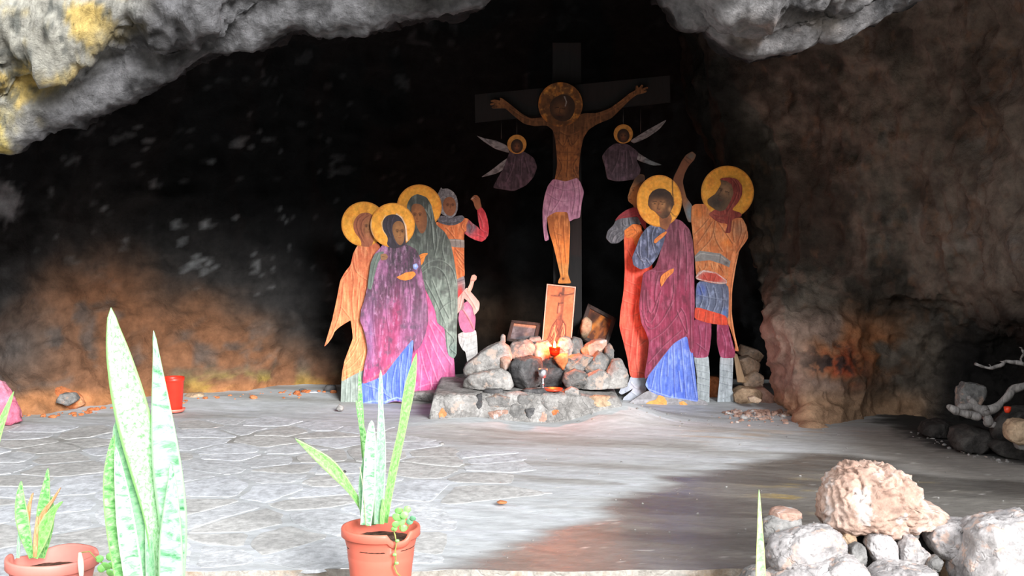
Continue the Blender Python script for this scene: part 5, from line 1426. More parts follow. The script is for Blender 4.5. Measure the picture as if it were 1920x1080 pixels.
# ------------------------------------------------------------------ plants and pots
LEAF_A = mat_leaf('leaf_banded_green', (58, 126, 62), (112, 176, 100), (172, 216, 156), (150, 206, 120), 24)
LEAF_B = mat_leaf('leaf_pale_banded', (72, 136, 92), (150, 196, 156), (206, 230, 206), (214, 236, 206), 22)
LEAF_C = mat_leaf('leaf_plain_green', (92, 164, 72), (126, 192, 100), (156, 210, 132), (160, 212, 124), 20, 2.5)
LEAF_D = mat_leaf('leaf_bluish_green', (104, 166, 118), (140, 194, 148), (168, 210, 170), (180, 218, 176), 20, 2.0)
LEAF_DRY = mat_leaf('leaf_dry_tip', (168, 110, 70), (206, 150, 104), (226, 186, 146), (196, 132, 96), 8)


def leaf(name, line_px, widths, Y, mat, parent, twist=0.0, cup=0.22, dY=0.0, label=None, n=34, m=9, uvo=0.0):
    """a sword-shaped leaf: centre line and widths in px at distance Y, real thickness, cupped blade"""
    L = chaikin(np.array(line_px, float), 2, closed=False)
    s = np.r_[0, np.cumsum(np.hypot(*np.diff(L, axis=0).T))]
    t = np.linspace(0, 1, n)
    cx, cy = np.interp(t * s[-1], s, L[:, 0]), np.interp(t * s[-1], s, L[:, 1])
    wd = np.interp(t, np.linspace(0, 1, len(widths)), widths)
    wd = np.convolve(np.pad(wd, 2, 'edge'), np.ones(5) / 5, 'valid')
    wd[-1] = 0.6
    sc = Y / FPX
    k = sc
    C3 = XZ(np.stack([cx, cy], 1), Y)
    dx, dz = np.gradient(C3[:, 0]), np.gradient(C3[:, 1])
    ln = np.hypot(dx, dz)
    nx_, nz_ = dz / ln, -dx / ln
    o3 = parent.location
    v, uv = [], []
    for side in (0, 1):
        for i in range(n):
            a = twist * math.sin(t[i] * 2.6)
            for j in range(m):
                u_ = j / (m - 1) * 2 - 1
                h = u_ * wd[i] * k * 0.5
                off = cup * wd[i] * k * 0.5 * (u_ * u_) * (1 if side == 0 else 1)
                th = 0.0016 + 0.0022 * (1 - u_ * u_)
                px_ = C3[i, 0] + nx_[i] * h * math.cos(a)
                pz_ = C3[i, 1] + nz_[i] * h * math.cos(a)
                py__ = Y + dY * t[i] ** 1.5 + h * math.sin(a) - off + (th if side else -th)
                v.append((px_ - o3.x, py__ - o3.y, pz_ - o3.z))
                uv.append((j / (m - 1), t[i] * s[-1] * k + uvo))
    f = []
    N_ = n * m
    for i in range(n - 1):
        for j in range(m - 1):
            a = i * m + j
            f.append((a, a + 1, a + m + 1, a + m))
            f.append((N_ + a + m, N_ + a + m + 1, N_ + a + 1, N_ + a))
    for i in range(n - 1):
        a = i * m
        f.append((a, a + m, N_ + a + m, N_ + a))
        b_ = i * m + m - 1
        f.append((b_ + m, b_, N_ + b_, N_ + b_ + m))
    o = obj(name, new_mesh(name, v, f, mat, True, uvs=uv), parent)
    if label: o['label'] = label
    return o


M_TERRA = mat_plain('terracotta_plastic', (218, 112, 92), 0.42, var=.08, scale=9)
M_TERRA2 = mat_plain('faded_terracotta', (222, 132, 120), 0.5, var=.1, scale=9)
M_SOIL = mat_rock('potting_soil', [(52, 40, 34), (88, 68, 56), (130, 104, 88)], 30, bscale=90)


def pot(parent, R, h, mat, notch=None, jag=None):
    """moulded plastic pot: rolled rim, ribs, foot, hollow inside"""
    r0 = R * 0.66
    prof = [(r0 * .92, 0.0), (r0, 0.006), (r0 * 1.01, 0.02)]
    for t in (0.2, 0.45, 0.62):
        prof.append((r0 + (R * .90 - r0) * t, h * t))
    for t in (0.70, 0.715, 0.73, 0.745, 0.76, 0.775):
        prof.append((r0 + (R * .90 - r0) * t + (0.0016 if int(t * 1000) % 30 == 10 else 0), h * t))
    prof += [(R * .90, h * .86), (R * .915, h * .885), (R * .94, h * .90), (R * .985, h * .908), (R * 1.0, h * .915), (R * 1.0, h * .985), (R * .985, h), (R * .93, h), (R * .90, h * .985), (R * .86, h * .80)]
    top = h * .88

    def mod(r, z, t, i):
        if notch and z > top:
            d = (t - notch[0] + math.pi) % (2 * math.pi) - math.pi
            a = max(0, 1 - (abs(d) / notch[1]) ** 4)
            return (r * (1 - .04 * a), z - a * min(notch[2], z - top + .012))
        if jag and z > top:
            a = jag(t)
            return (r, z - a * (z - top))
        return (r, z)
    body = lathe('pot', prof, mat, parent, 72, True, mod)
    sv, sf = [], []
    v, f = ICO[4]
    w = v.copy()
    w[:, 2] = h * .84 + 0.012 * np.maximum(w[:, 2], 0) + 0.006 * fbm(v * 5, 3, int(R * 1000))
    w[:, :2] *= R * .87
    w[v[:, 2] < 0, 2] = h * .80
    obj('soil', new_mesh('soil', w, f, M_SOIL, True), body)


GZ = -0.10


def sprig(parent, spots, Y, mat_l, stem_line, label=None):
    st = tube_between('stem', [W(a, b, Y) for a, b in stem_line], 0.0022, M_STEM, parent, 6)
    for i, (px, py, r, tilt) in enumerate(spots):
        v, f = ICO[3]
        w = v * np.array([r, 0.0035, r * .85])
        w[:, 1] += 0.25 * w[:, 0] ** 2 / max(r, 1e-3)
        w[:, 1] += 0.05 * w[:, 2]
        c, s_ = math.cos(tilt), math.sin(tilt)
        w = np.column_stack([w[:, 0] * c - w[:, 2] * s_, w[:, 1] - 0.4 * w[:, 2] * (i % 2), w[:, 0] * s_ + w[:, 2] * c])
        p = W(px, py, Y - 0.012 * (i % 3)) - parent.location
        obj('round_leaf', new_mesh('round_leaf', w + np.array(p), f, mat_l, True), st)


M_STEM = mat_plain('pale_stem', (150, 150, 84), 0.6)
M_SUCC = mat_plain('succulent_leaf', (136, 208, 112), 0.35, var=.3, scale=40)
M_SUCC2 = mat_plain('succulent_leaf_bluish', (112, 170, 130), 0.4, var=.2, scale=40)

# centre pot
YP = 4.82
q = W(714, 1000, YP)
RP = 148 / 2 / FPX * YP
hP = (EYE + (HOR - 986) / FPX * YP) - GZ
cp = thing('potted_snake_plant', (q.x, YP, GZ), 'terracotta pot with tall snake plant leaves and trailing succulent, front centre', 'potted plant', 'snake plants before the cave')
pot(cp, RP, hP, M_TERRA, notch=(-math.pi / 2 + 0.62, 0.34, 0.03))
leaf('leaf', [(692, 985), (676, 945), (650, 905), (620, 868), (588, 842), (558, 818)], [8, 9, 10, 14, 21, 25, 20, 11, 2], YP + .02, LEAF_C, cp, 0.15, .25, -0.05, label='green leaf bent far to the left')
leaf('leaf', [(688, 984), (694, 930), (692, 860), (678, 800), (668, 750), (661, 758)][:5], [12, 16, 18, 18, 13, 8, 4], YP + .07, LEAF_A, cp, 0.1, .2)
leaf('leaf', [(700, 984), (696, 900), (684, 850), (677, 790), (674, 694)], [10, 14, 18, 16, 9, 11, 9, 2], YP + .1, LEAF_A, cp, 0.5, .2)
leaf('leaf', [(683, 984), (678, 940), (679, 890), (690, 840), (697, 788)], [9, 11, 12, 10, 6, 3], YP - .01, LEAF_D, cp, 0.0, .35)
leaf('leaf', [(686, 984), (692, 930), (694, 860), (697, 788)], [20, 22, 23, 23, 22, 21, 18, 6], YP - .05, LEAF_B, cp, 0.1, .35, label='pale mottled leaf')
leaf('leaf', [(710, 982), (712, 920), (714, 860), (715, 800), (714, 760), (714, 694)], [16, 17, 19, 21, 19, 14, 9, 10, 3], YP + .0, LEAF_D, cp, 0.12, .28)
leaf('leaf', [(722, 980), (730, 920), (742, 860), (756, 800), (766, 740), (776, 690), (782, 661)], [10, 13, 15, 16, 16, 15, 18, 22, 16, 2], YP + .03, LEAF_C, cp, 0.3, .3, -0.03, label='bright green leaf leaning right')
leaf('leaf', [(702, 982), (700, 900), (704, 850)], [10, 12, 10, 3], YP + .09, LEAF_D, cp, 0.1)
leaf('leaf', [(716, 982), (718, 950), (718, 935)], [8, 9, 3], YP - .02, LEAF_C, cp, 0.1)
tube_between('dry_straw', [W(686, 985, YP - .07), W(682, 920, YP - .06), W(675, 876, YP - .05)], 0.0016, mat_plain('dry_straw', (214, 196, 160), .8), cp, 6)
sprig(cp, [(752, 978, .017, .3), (744, 970, .018, -.4), (758, 966, .017, .8), (748, 958, .016, .1), (764, 955, .014, -.5), (742, 983, .015, .5), (756, 990, .016, 0), (739, 992, .012, .4)], YP - .085, M_SUCC, [(752, 996), (750, 978), (755, 955)])
sprig(cp, [(768, 978, .014, .2), (774, 972, .012, -.3)], YP - .07, M_SUCC2, [(764, 992), (770, 974)])
vine = tube_between('vine', [W(a, b, YP - d) for a, b, d in ((738, 994, .125), (741, 1004, .152), (743, 1020, .145), (741, 1032, .142), (742, 1048, .138), (739, 1062, .132), (744, 1074, .128), (752, 1082, .125))], 0.0028, M_STEM, cp, 8)
for a, b_, d in ((745, 1014, .15), (740, 1040, .145), (744, 1056, .14)):
    v, f = ICO[2]
    obj('vine_leaf', new_mesh('vine_leaf', v * np.array([.008, .004, .006]) + np.array(W(a, b_, YP - d) - cp.location), f, M_SUCC, True), vine)

# left pot
YL = 4.28
q = W(98, 1040, YL)
RL = 168 / 2 / FPX * YL
hL = (EYE + (HOR - 1040) / FPX * YL) - GZ
lp = thing('potted_snake_plant', (q.x, YL, GZ), 'faded pink pot with small browning snake plant, lower left corner', 'potted plant', 'snake plants before the cave')
pot(lp, RL, hL, M_TERRA2, jag=lambda t: 0.55 * max(0, math.sin(t * 1.0 - .9)) ** 6 + 0.35 * max(0, math.sin(2.3 * t + 1)) ** 10 if math.sin(t) > 0.15 else 0.0)
leaf('leaf', [(60, 1046), (50, 1010), (42, 970), (38, 930), (40, 902)], [9, 16, 22, 25, 22, 14, 3], YL - .03, LEAF_A, lp, .1, .25)
leaf('leaf', [(76, 1046), (80, 990), (84, 940), (88, 905), (90, 878)], [10, 17, 23, 25, 20, 12, 3], YL + .04, LEAF_A, lp, .1, .25, uvo=.6)
leaf('leaf', [(66, 1046), (76, 1015), (86, 985), (100, 955), (118, 940)], [10, 18, 25, 26, 20, 10, 3], YL - .05, LEAF_C, lp, .15, .25, label='leaf with a tan tip')
leaf('dry_leaf', [(64, 1040), (70, 990), (82, 960), (98, 940), (114, 914)], [5, 9, 10, 9, 6, 2], YL - .01, LEAF_DRY, lp, .3, .3)
leaf('dry_leaf', [(66, 1044), (68, 1000), (70, 968)], [6, 8, 8, 6, 3], YL - .06, LEAF_DRY, lp, .3, .3)
leaf('dry_leaf', [(52, 1000), (54, 950), (62, 924)], [5, 7, 7, 3], YL + .02, LEAF_DRY, lp, .2)
leaf('leaf', [(80, 1046), (92, 1000), (98, 960), (97, 930)], [8, 12, 14, 10, 3], YL + .06, LEAF_A, lp, .1, .2, uvo=.3)
leaf('leaf', [(34, 1046), (36, 1010), (38, 980)], [6, 6, 5, 2], YL - .02, LEAF_D, lp, .1)
leaf('dry_leaf', [(150, 1036), (152, 1056), (153, 1078), (152, 1092)], [5, 11, 12, 9, 3], YL - RL - .012, mat_leaf('leaf_bleached', (206, 196, 176), (226, 218, 200), (240, 234, 220), (220, 208, 186), 6), lp, .2, .2, label='bleached leaf hanging over the rim')
sprig(lp, [(186, 1048, .014, .2), (198, 1062, .017, -.3), (206, 1044, .015, .6), (210, 1060, .015, .1), (190, 1066, .015, .4), (206, 1074, .014, -.5)], YL - .1, M_SUCC, [(152, 1036), (168, 1034), (184, 1052), (200, 1058)])

# big plant in the foreground, its pot below the frame
YBg = 3.45
q = W(276, 1150, YBg)
bp = thing('potted_snake_plant', (q.x, YBg, GZ), 'big snake plant with broad pale leaves in the left foreground', 'potted plant', 'snake plants before the cave')
pot(bp, 0.17, W(0, 1168, YBg).z - GZ, M_TERRA)
LEAF_BIG = mat_leaf('leaf_big_mottled', (104, 170, 100), (158, 208, 154), (200, 232, 200), (140, 198, 116), 26, 5.0)
LEAF_BIGP = mat_leaf('leaf_big_pale', (64, 130, 84), (146, 196, 156), (206, 230, 206), (150, 202, 146), 13, 0.6)
leaf('leaf', [(300, 1165), (296, 1080), (292, 960), (276, 860), (256, 770), (236, 680), (222, 610), (219, 574)], [16, 18, 22, 30, 46, 58, 64, 62, 52, 36, 4], YBg + .04, LEAF_BIG, bp, .18, .3, -.05)
leaf('leaf', [(320, 1170), (326, 1080), (328, 980), (316, 880), (306, 790), (298, 710), (292, 650), (288, 620)], [40, 44, 46, 50, 54, 56, 50, 40, 28, 14, 3], YBg, LEAF_BIGP, bp, .1, .3)
leaf('leaf', [(326, 1170), (322, 1080), (322, 990), (324, 900), (320, 866)], [40, 44, 46, 44, 34, 20, 4], YBg - .05, LEAF_BIGP, bp, .05, .3, uvo=.5)
leaf('leaf', [(268, 1170), (262, 1080), (252, 980), (236, 880), (222, 820), (218, 788)], [30, 34, 42, 50, 54, 48, 34, 5], YBg + .06, LEAF_D, bp, .1, .3)
leaf('leaf', [(262, 1170), (252, 1080), (240, 1000), (228, 910), (217, 838)], [30, 34, 36, 36, 30, 20, 4], YBg - .03, LEAF_B, bp, .1, .3)
leaf('leaf', [(240, 1170), (228, 1080), (214, 990), (206, 900), (210, 836), (214, 815)], [18, 22, 26, 28, 28, 22, 4], YBg + .02, LEAF_A, bp, .1, .3)
leaf('leaf', [(282, 1170), (284, 1080), (280, 1000), (274, 944)], [14, 18, 18, 14, 4], YBg + .03, LEAF_D, bp, .1, .3)

# plant at the left edge, only one leaf leans into the frame
YE2 = 3.7
q = W(-70, 1100, YE2)
ep = thing('potted_snake_plant', (q.x, YE2, GZ), 'snake plant mostly beyond the left edge, one green leaf leaning in', 'potted plant', 'snake plants before the cave')
pot(ep, 0.14, 0.27, M_TERRA2)
leaf('leaf', [(-62, 1150), (-50, 1000), (-30, 900), (-8, 820), (12, 770), (26, 734)], [14, 18, 26, 30, 26, 16, 3], YE2, LEAF_C, ep, .15, .3)
leaf('leaf', [(-76, 1150), (-84, 1000), (-96, 900), (-100, 820)], [16, 24, 30, 24, 4], YE2 + .04, LEAF_A, ep, .1, .3)

# lone slender leaf before the boulders
YS = 4.35
q = W(1426, 1100, YS)
lpn = thing('potted_snake_plant', (q.x, YS, GZ), 'young snake plant showing one slender leaf before the right-hand rocks', 'potted plant', 'snake plants before the cave')
pot(lpn, 0.10, 0.14, M_TERRA)
leaf('leaf', [(1427, 1150), (1426, 1080), (1425, 1010), (1424, 960), (1423, 918)], [16, 19, 19, 16, 11, 7, 2], YS, mat_leaf('leaf_slender', (110, 180, 110), (150, 206, 140), (190, 226, 170), (206, 216, 130), 16), lpn, .1, .3)

# red pot by the back wall
q = W(325, 775, 9.05)
rb = thing('red_plant_pot', (q.x - .0, 9.05, 0.01), 'red plastic plant pot on a pink saucer against the back wall', 'pot')
hr = 0.245
lathe('saucer', [(0.05, 0.0), (0.072, 0.002), (0.085, 0.024), (0.081, 0.024), (0.068, 0.008), (0.0, 0.008)], mat_plain('pink_plastic', (226, 120, 104), .45), rb)
lathe('pot_body', [(0.0, 0.009), (0.058, 0.009), (0.061, 0.016), (0.074, hr - .03), (0.075, hr - .028), (0.077, hr - .026), (0.078, hr), (0.074, hr), (0.070, hr - .02), (0.058, 0.02), (0.0, 0.02)], mat_plain('bright_red_plastic', (214, 52, 34), .4), rb)

# pink stone at the left edge
rock('pink_boulder', 'rounded rose-pink stone at the far left edge of the floor', [(-40, 790), (-44, 740), (-24, 716), (2, 714), (20, 740), (37, 772), (38, 790), (20, 796)], 8.55, .10, R_ROSE, 601, level=4)

# ------------------------------------------------------------------ rocks at the front right
TR = crop(1380, 840, 3.5556)
FR = 'rocks piled at the front right'
front = [
    ('big pinkish layered boulder crowning the front right rock pile', [(575, 480), (568, 400), (584, 300), (600, 245), (640, 190), (690, 148), (760, 98), (830, 108), (900, 110), (950, 140), (1000, 122), (1060, 158), (1150, 200), (1186, 240), (1192, 290), (1238, 365), (1300, 372), (1372, 408), (1418, 482), (1320, 512), (1200, 518), (1100, 535), (1000, 572), (880, 574), (780, 552), (690, 546), (618, 522)], 5.02, .20, R_LAYER, dict(level=6, strata=.12, rough=.075, facet=.25)),
    ('rough pale rock low at the left of the pile', [(212, 700), (238, 620), (320, 580), (450, 545), (620, 536), (690, 568), (727, 640), (722, 712), (600, 770), (450, 800), (330, 830), (236, 810)], 4.84, .15, R_PALE, dict(level=5)),
    ('pale rock at the bottom edge under the boulder', [(490, 860), (560, 792), (700, 738), (800, 742), (862, 798), (880, 900), (840, 1010), (520, 1010)], 4.72, .16, R_PALE, dict(level=5)),
    ('long sloping slab of rock at the bottom left of the pile', [(190, 900), (250, 840), (350, 795), (550, 746), (700, 735), (640, 800), (560, 860), (500, 1000), (200, 1010)], 4.76, .16, R_PALE, dict(level=5)),
    ('upright whitish stone in the middle beneath the boulder', [(868, 650), (886, 590), (960, 572), (1030, 592), (1068, 640), (1060, 710), (1042, 800), (960, 830), (925, 770), (905, 720)], 4.86, .10, R_PALE, dict(level=5)),
    ('knobbly bluish-white stone right of the upright one', [(1080, 770), (1096, 650), (1136, 592), (1194, 594), (1218, 650), (1274, 690), (1284, 745), (1244, 810), (1140, 810)], 4.84, .10, R_PALE, dict(level=5)),
    ('pale rock under the right end of the boulder', [(1262, 575), (1290, 518), (1400, 488), (1540, 488), (1584, 540), (1556, 625), (1490, 690), (1400, 735), (1330, 700), (1286, 645)], 4.95, .16, R_PALE, dict(level=5)),
    ('huge whitish rock at the right edge of the pile', [(1490, 800), (1545, 660), (1556, 560), (1620, 500), (1750, 480), (1840, 462), (1960, 450), (2120, 500), (2180, 700), (2100, 1010), (1500, 1010), (1466, 880)], 4.78, .26, R_PALE, dict(level=5)),
    ('flat pale rock at the bottom below the knobbly stone', [(860, 880), (920, 820), (1000, 784), (1150, 782), (1290, 798), (1330, 870), (1310, 1010), (860, 1010)], 4.70, .15, R_PALE, dict(level=5)),
    ('small pale stone at the right below the knobbly one', [(1272, 780), (1288, 735), (1340, 718), (1370, 748), (1350, 810), (1296, 830)], 4.78, .06, R_GREY, dict(level=4)),
    ('yellowish wedge stone under the left side of the boulder', [(690, 590), (720, 556), (780, 560), (798, 610), (760, 672), (712, 668)], 4.92, .06, R_TAN, dict(level=4)),
    ('grey block behind the left rocks, in the shade', [(165, 660), (172, 500), (240, 462), (420, 472), (440, 560), (430, 680), (280, 720)], 5.02, .10, R_GREY, dict(level=4)),
    ('flat pinkish stone lying on the grey block', [(226, 450), (250, 416), (330, 408), (425, 425), (430, 462), (320, 470), (240, 468)], 5.05, .10, R_PINK, dict(level=4)),
    ('narrow grey stone between the yellowish wedge and upright stone', [(746, 720), (760, 660), (810, 630), (856, 660), (862, 760), (820, 830), (770, 800)], 4.84, .08, R_GREY, dict(level=4)),
    ('grey stone in the shade beneath the middle of the boulder', [(1010, 600), (1040, 550), (1120, 528), (1200, 545), (1190, 620), (1110, 650), (1030, 640)], 4.98, .10, R_GREY, dict(level=4)),
    ('brown earthy rock between the two right-hand rocks', [(1380, 760), (1440, 640), (1540, 560), (1600, 640), (1570, 800), (1480, 900), (1390, 900)], 4.98, .14, R_TAN, dict(level=4)),
    ('low grey stone at the left foot of the pile', [(30, 880), (70, 825), (150, 795), (215, 820), (230, 900), (150, 980), (50, 980)], 4.72, .10, R_GREY, dict(level=4)),
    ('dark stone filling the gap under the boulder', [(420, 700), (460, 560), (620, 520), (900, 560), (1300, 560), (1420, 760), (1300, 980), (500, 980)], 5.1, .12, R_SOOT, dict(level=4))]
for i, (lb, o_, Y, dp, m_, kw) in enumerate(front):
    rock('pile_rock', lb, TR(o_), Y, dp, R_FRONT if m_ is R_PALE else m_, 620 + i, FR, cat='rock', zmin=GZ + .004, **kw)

# ------------------------------------------------------------------ the dark recess at the right
TD = crop(1720, 620, 4.155)
REC = 'stones of the dark recess on the right'
rec = [
    ('greyish stump-like stone standing behind the gnarled root', [(312, 600), (318, 470), (358, 404), (430, 408), (512, 428), (524, 480), (496, 560), (440, 625), (360, 630)], 7.72, .12, R_GREY, {}),
    ('tan stone at the right edge of the recess, palest of its heap', [(690, 760), (720, 700), (780, 690), (860, 700), (920, 780), (880, 880), (780, 880), (700, 840)], 7.20, .12, R_TAN, {}),
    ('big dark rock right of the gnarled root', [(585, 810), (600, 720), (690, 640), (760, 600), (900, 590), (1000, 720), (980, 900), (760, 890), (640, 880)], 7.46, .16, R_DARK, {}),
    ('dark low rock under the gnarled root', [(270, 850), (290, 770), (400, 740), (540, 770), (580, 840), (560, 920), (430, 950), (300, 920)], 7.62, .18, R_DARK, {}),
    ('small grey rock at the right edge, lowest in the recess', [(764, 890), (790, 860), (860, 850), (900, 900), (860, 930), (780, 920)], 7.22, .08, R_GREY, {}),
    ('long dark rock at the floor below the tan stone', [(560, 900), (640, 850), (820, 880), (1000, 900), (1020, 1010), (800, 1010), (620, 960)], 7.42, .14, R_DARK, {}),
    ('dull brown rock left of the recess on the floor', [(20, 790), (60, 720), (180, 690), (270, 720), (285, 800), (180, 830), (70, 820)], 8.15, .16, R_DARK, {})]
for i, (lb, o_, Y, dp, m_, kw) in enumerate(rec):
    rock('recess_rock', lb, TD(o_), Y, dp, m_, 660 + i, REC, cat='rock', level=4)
M_DRIFT = mat_wood('weathered_driftwood', (96, 92, 90), (168, 162, 158), 9)


def limb(name, line, rads, Y, mat, parent, dY=0.0, T=TD, seed=0):
    L = chaikin(np.column_stack([T(line), np.zeros(len(line))])[:, :2], 2, closed=False)
    r = np.interp(np.linspace(0, 1, len(L)), np.linspace(0, 1, len(rads)), rads) * (1 + .16 * np.sin(np.arange(len(L)) * 0.55 + seed) + .06 * np.sin(np.arange(len(L)) * 1.3 + seed))
    pts = []
    for i, p in enumerate(L):
        w = W(p[0], p[1], Y + dY * i / len(L))
        pts.append(w + Vector((0, .01 * math.sin(i * 1.1 + seed), 0)))
    return tube_between(name, pts, list(r), mat, parent, 12)


q = W(1850, 790, 7.5)
rt = thing('gnarled_root', q, 'weathered gnarled root with curling arms in the dark recess', 'driftwood')
limb('root_arm', [(245, 592), (300, 625), (360, 645), (430, 660), (488, 672)], [.010, .024, .024, .022, .020], 7.44, M_DRIFT, rt)
limb('root_arm', [(335, 600), (440, 585), (520, 640), (600, 605), (680, 545), (730, 470), (800, 435), (960, 400)], [.020, .026, .032, .026, .024, .022, .024, .026], 7.48, M_DRIFT, rt, seed=2)
limb('root_arm', [(530, 625), (548, 690), (556, 730), (612, 732)], [.030, .026, .024, .016], 7.46, M_DRIFT, rt, seed=4)
limb('root_arm', [(470, 600), (430, 560), (400, 520)], [.022, .02, .014], 7.5, M_DRIFT, rt, seed=5)
q = W(1890, 685, 7.4)
br = thing('bare_branch', q, 'thin bleached bare branch reaching in from the right edge', 'branch')
bs_ = limb('branch_stem', [(452, 258), (515, 284), (572, 293), (640, 276), (690, 236), (740, 246), (800, 250), (850, 270), (960, 300)], [.007, .008, .009, .010, .011, .011, .012, .013, .016], 7.4, M_DRIFT, br, seed=1)
limb('twig', [(800, 252), (818, 205), (826, 145), (798, 130)], [.008, .007, .006, .003], 7.4, M_DRIFT, br, seed=3).parent = bs_
limb('twig', [(574, 294), (562, 264)], [.005, .002], 7.4, M_DRIFT, br).parent = bs_
limb('twig', [(690, 238), (650, 240)], [.005, .002], 7.4, M_DRIFT, br).parent = bs_
q = W(1889, 770, 7.34)
rc = thing('red_candle_cup', q, 'small bright red candle cup on the dark recess rock', 'candle')
lathe('cup', [(0.014, -0.012), (0.019, 0.0), (0.021, 0.022), (0.018, 0.022), (0.015, 0.0), (0.0, -0.004)], M_REDPL, rc, 20)
lathe('wax', [(0.0, 0.0), (0.015, 0.002), (0.017, 0.014), (0.0, 0.015)], M_WAX, rc, 20)

# ------------------------------------------------------------------ broken bricks and rubble behind the boots
TB = crop(1360, 560, 4.155)
BR = 'broken blocks behind the haloed soldier'
blocks = [
    ('cream block, topmost behind the soldier at the crevice', [(100, 430), (130, 360), (250, 400), (290, 440), (260, 490), (180, 470)], 9.75, .12, R_CREAM),
    ('large cream block right of the leaning board', [(90, 470), (180, 445), (262, 500), (250, 560), (160, 590), (100, 560)], 9.62, .14, R_CREAM),
    ('flat peach block under the cream one', [(140, 600), (230, 560), (290, 600), (280, 680), (180, 700), (130, 660)], 9.56, .14, R_CREAM),
    ('low tan block at the foot of the rubble', [(56, 730), (120, 690), (240, 700), (300, 750), (290, 800), (160, 815), (66, 800)], 9.42, .14, R_TAN),
    ('pinkish block at the right of the rubble', [(230, 700), (300, 690), (380, 760), (400, 820), (300, 830), (240, 780)], 9.42, .12, R_PINK),
    ('white flat chip lying on the rubble', [(178, 770), (220, 758), (280, 785), (250, 812), (190, 800)], 9.16, .05, R_CREAM),
    ('whitish stone slice standing in the dark crevice', [(385, 560), (395, 320), (430, 270), (455, 350), (478, 480), (450, 570), (420, 600)], 9.5, .05, R_PALE),
    ('tan block seen between the pale boots', [(-130, 660), (-128, 610), (-60, 610), (-50, 680), (-60, 760), (-130, 790)], 9.6, .08, R_ORANGE)]
for i, (lb, o_, Y, dp, m_) in enumerate(blocks):
    rock('broken_block', lb, TB(o_), Y, dp, m_, 700 + i, BR, cat='block', level=4, rough=.05, pexp=6, facet=.5)
pk = thing('leaning_board', W(1390, 718, 9.50), 'short pale wooden board leaning behind the right pale boot', 'board')
board('plank', TB([(62, 420), (92, 432), (160, 655), (92, 650)]), 9.50, 0.02, mat_wood('pale_pine', (170, 136, 104), (206, 174, 140)), pk)

# loose rubble and pebbles nobody would count
def scatter(name, n, region, size, mat, zf, kind_label, cat, seed, parent=None):
    rr = np.random.default_rng(seed)
    d, f = ICO[2]
    V, F = [], []
    nf = np.array(f)
    for k in range(n):
        x, y = region(rr)
        s = size[0] + (size[1] - size[0]) * rr.random() ** 2.5
        p = d * (1 + 0.35 * fbm(d * 1.5 + k * 3.1, 2, seed)[:, None]) * np.array([s, s * rr.uniform(.7, 1.1), s * rr.uniform(.45, .8)])
        a = rr.uniform(0, 6.28)
        p = np.column_stack([p[:, 0] * math.cos(a) - p[:, 1] * math.sin(a), p[:, 0] * math.sin(a) + p[:, 1] * math.cos(a), p[:, 2]])
        V.append(p + np.array([x, y, zf(x, y) + s * .2]))
        F.append(nf + k * len(d))
    o = obj(name, new_mesh(name, np.vstack(V), np.vstack(F), mat, False), parent)
    tag(o, kind_label, cat, None, 'stuff')
    return o


fz = lambda x, y: float(floor_z(np.array([x]), np.array([y]))[0])


def at_px(px, py):
    return gpt(px, py)


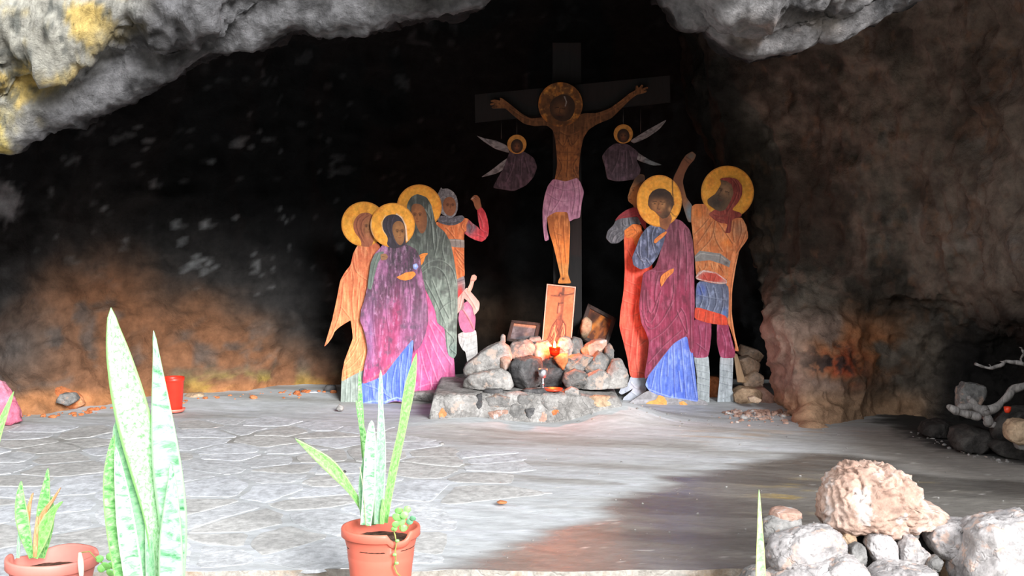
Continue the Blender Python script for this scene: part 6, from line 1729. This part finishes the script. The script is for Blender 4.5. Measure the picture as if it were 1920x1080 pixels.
scatter('rubble', 150, lambda r: at_px(r.normal(1425, 34), 772 + abs(r.normal(0, 1)) * 9), (.008, .03), R_PINK, fz, 'small orange and white rubble spilled at the foot of the blocks', 'rubble', 801)
scatter('pebbles', 90, lambda r: at_px(r.uniform(1080, 1560), r.uniform(775, 800)), (.003, .011), R_PALE, fz, 'tiny pale grit on the floor along the feet of the right figures', 'grit', 802)
scatter('pebbles', 130, lambda r: at_px(r.uniform(900, 1900), r.uniform(800, 1050)), (.002, .007), R_PALE, fz, 'pale grit sprinkled over the damp right half of the floor', 'grit', 803)
scatter('gravel', 700, lambda r: (r.uniform(-2.4, 2.3), 5.29 - abs(r.normal(0, .22))), (.004, .018), R_GREY, lambda x, y: -0.10, 'loose gravel on the ground along the front edge of the slab', 'gravel', 804)
scatter('rubble', 80, lambda r: at_px(r.uniform(-60, 640), 0) if False else ((lambda px: at_px(px, np.interp(px, [0, 200, 450, 640], [784, 768, 748, 742]) + abs(r.normal(0, 4))))(r.uniform(40, 640))), (.006, .03), R_ORANGE, fz, 'orange crumbled rubble along the foot of the back wall', 'rubble', 805)
scatter('rubble', 70, lambda r: ((lambda px: at_px(px, np.interp(px, [1720, 1800, 1920], [808, 842, 872]) + abs(r.normal(0, 5))))(r.uniform(1700, 1960))), (.004, .018), R_PALE, fz, 'pale crumbs along the edge of the dark recess', 'rubble', 806)

# little things left on the floor
for i, (lb, pts, Y, m_) in enumerate((
        ('crumpled white scrap by the wall left of the orange-cloaked panel', [(562, 742), (570, 735), (592, 734), (604, 740), (590, 744)], 9.75, mat_plain('white_paper_scrap', (214, 218, 228), .8)),
        ('small dark lump left of the white scrap', [(558, 736), (564, 728), (574, 730), (576, 738), (566, 741)], 9.82, R_SOOT),
        ('dark lump at the wall right of the white scrap', [(606, 735), (612, 722), (628, 722), (632, 735), (620, 742)], 9.8, R_SOOT),
        ('pale pebble with a rusty face before the grey underskirt', [(630, 766), (636, 758), (644, 762), (643, 770), (634, 770)], 9.12, R_PALE),
        ('orange lump at the left foot of the back wall', [(60, 765), (66, 735), (110, 722), (150, 738), (160, 765)], 9.22, R_ORANGE),
        ('mossy grey stone at the left foot of the back wall', [(104, 752), (116, 738), (140, 736), (148, 750), (130, 760)], 9.08, R_GREY),
        ('tan stone at the wall right of the red pot', [(342, 750), (350, 738), (376, 736), (388, 748), (370, 754)], 9.62, R_TAN),
        ('single pale pebble on the open floor near the ledge', [(823, 833), (828, 829), (833, 831), (832, 837), (825, 838)], 7.85, R_PALE),
        ('rusty flat chip on the open floor', [(930, 942), (938, 939), (951, 941), (950, 944), (936, 944)], 6.3, R_ORANGE),
        ('dark twist of debris on the floor behind the centre pot', [(642, 884), (646, 882), (656, 893), (654, 895), (648, 891)], 7.0, R_SOOT))):
    rock('floor_debris', lb, pts, Y, .03 if i not in (4, 5, 6) else .1, m_, 720 + i, None, cat='debris', level=3)
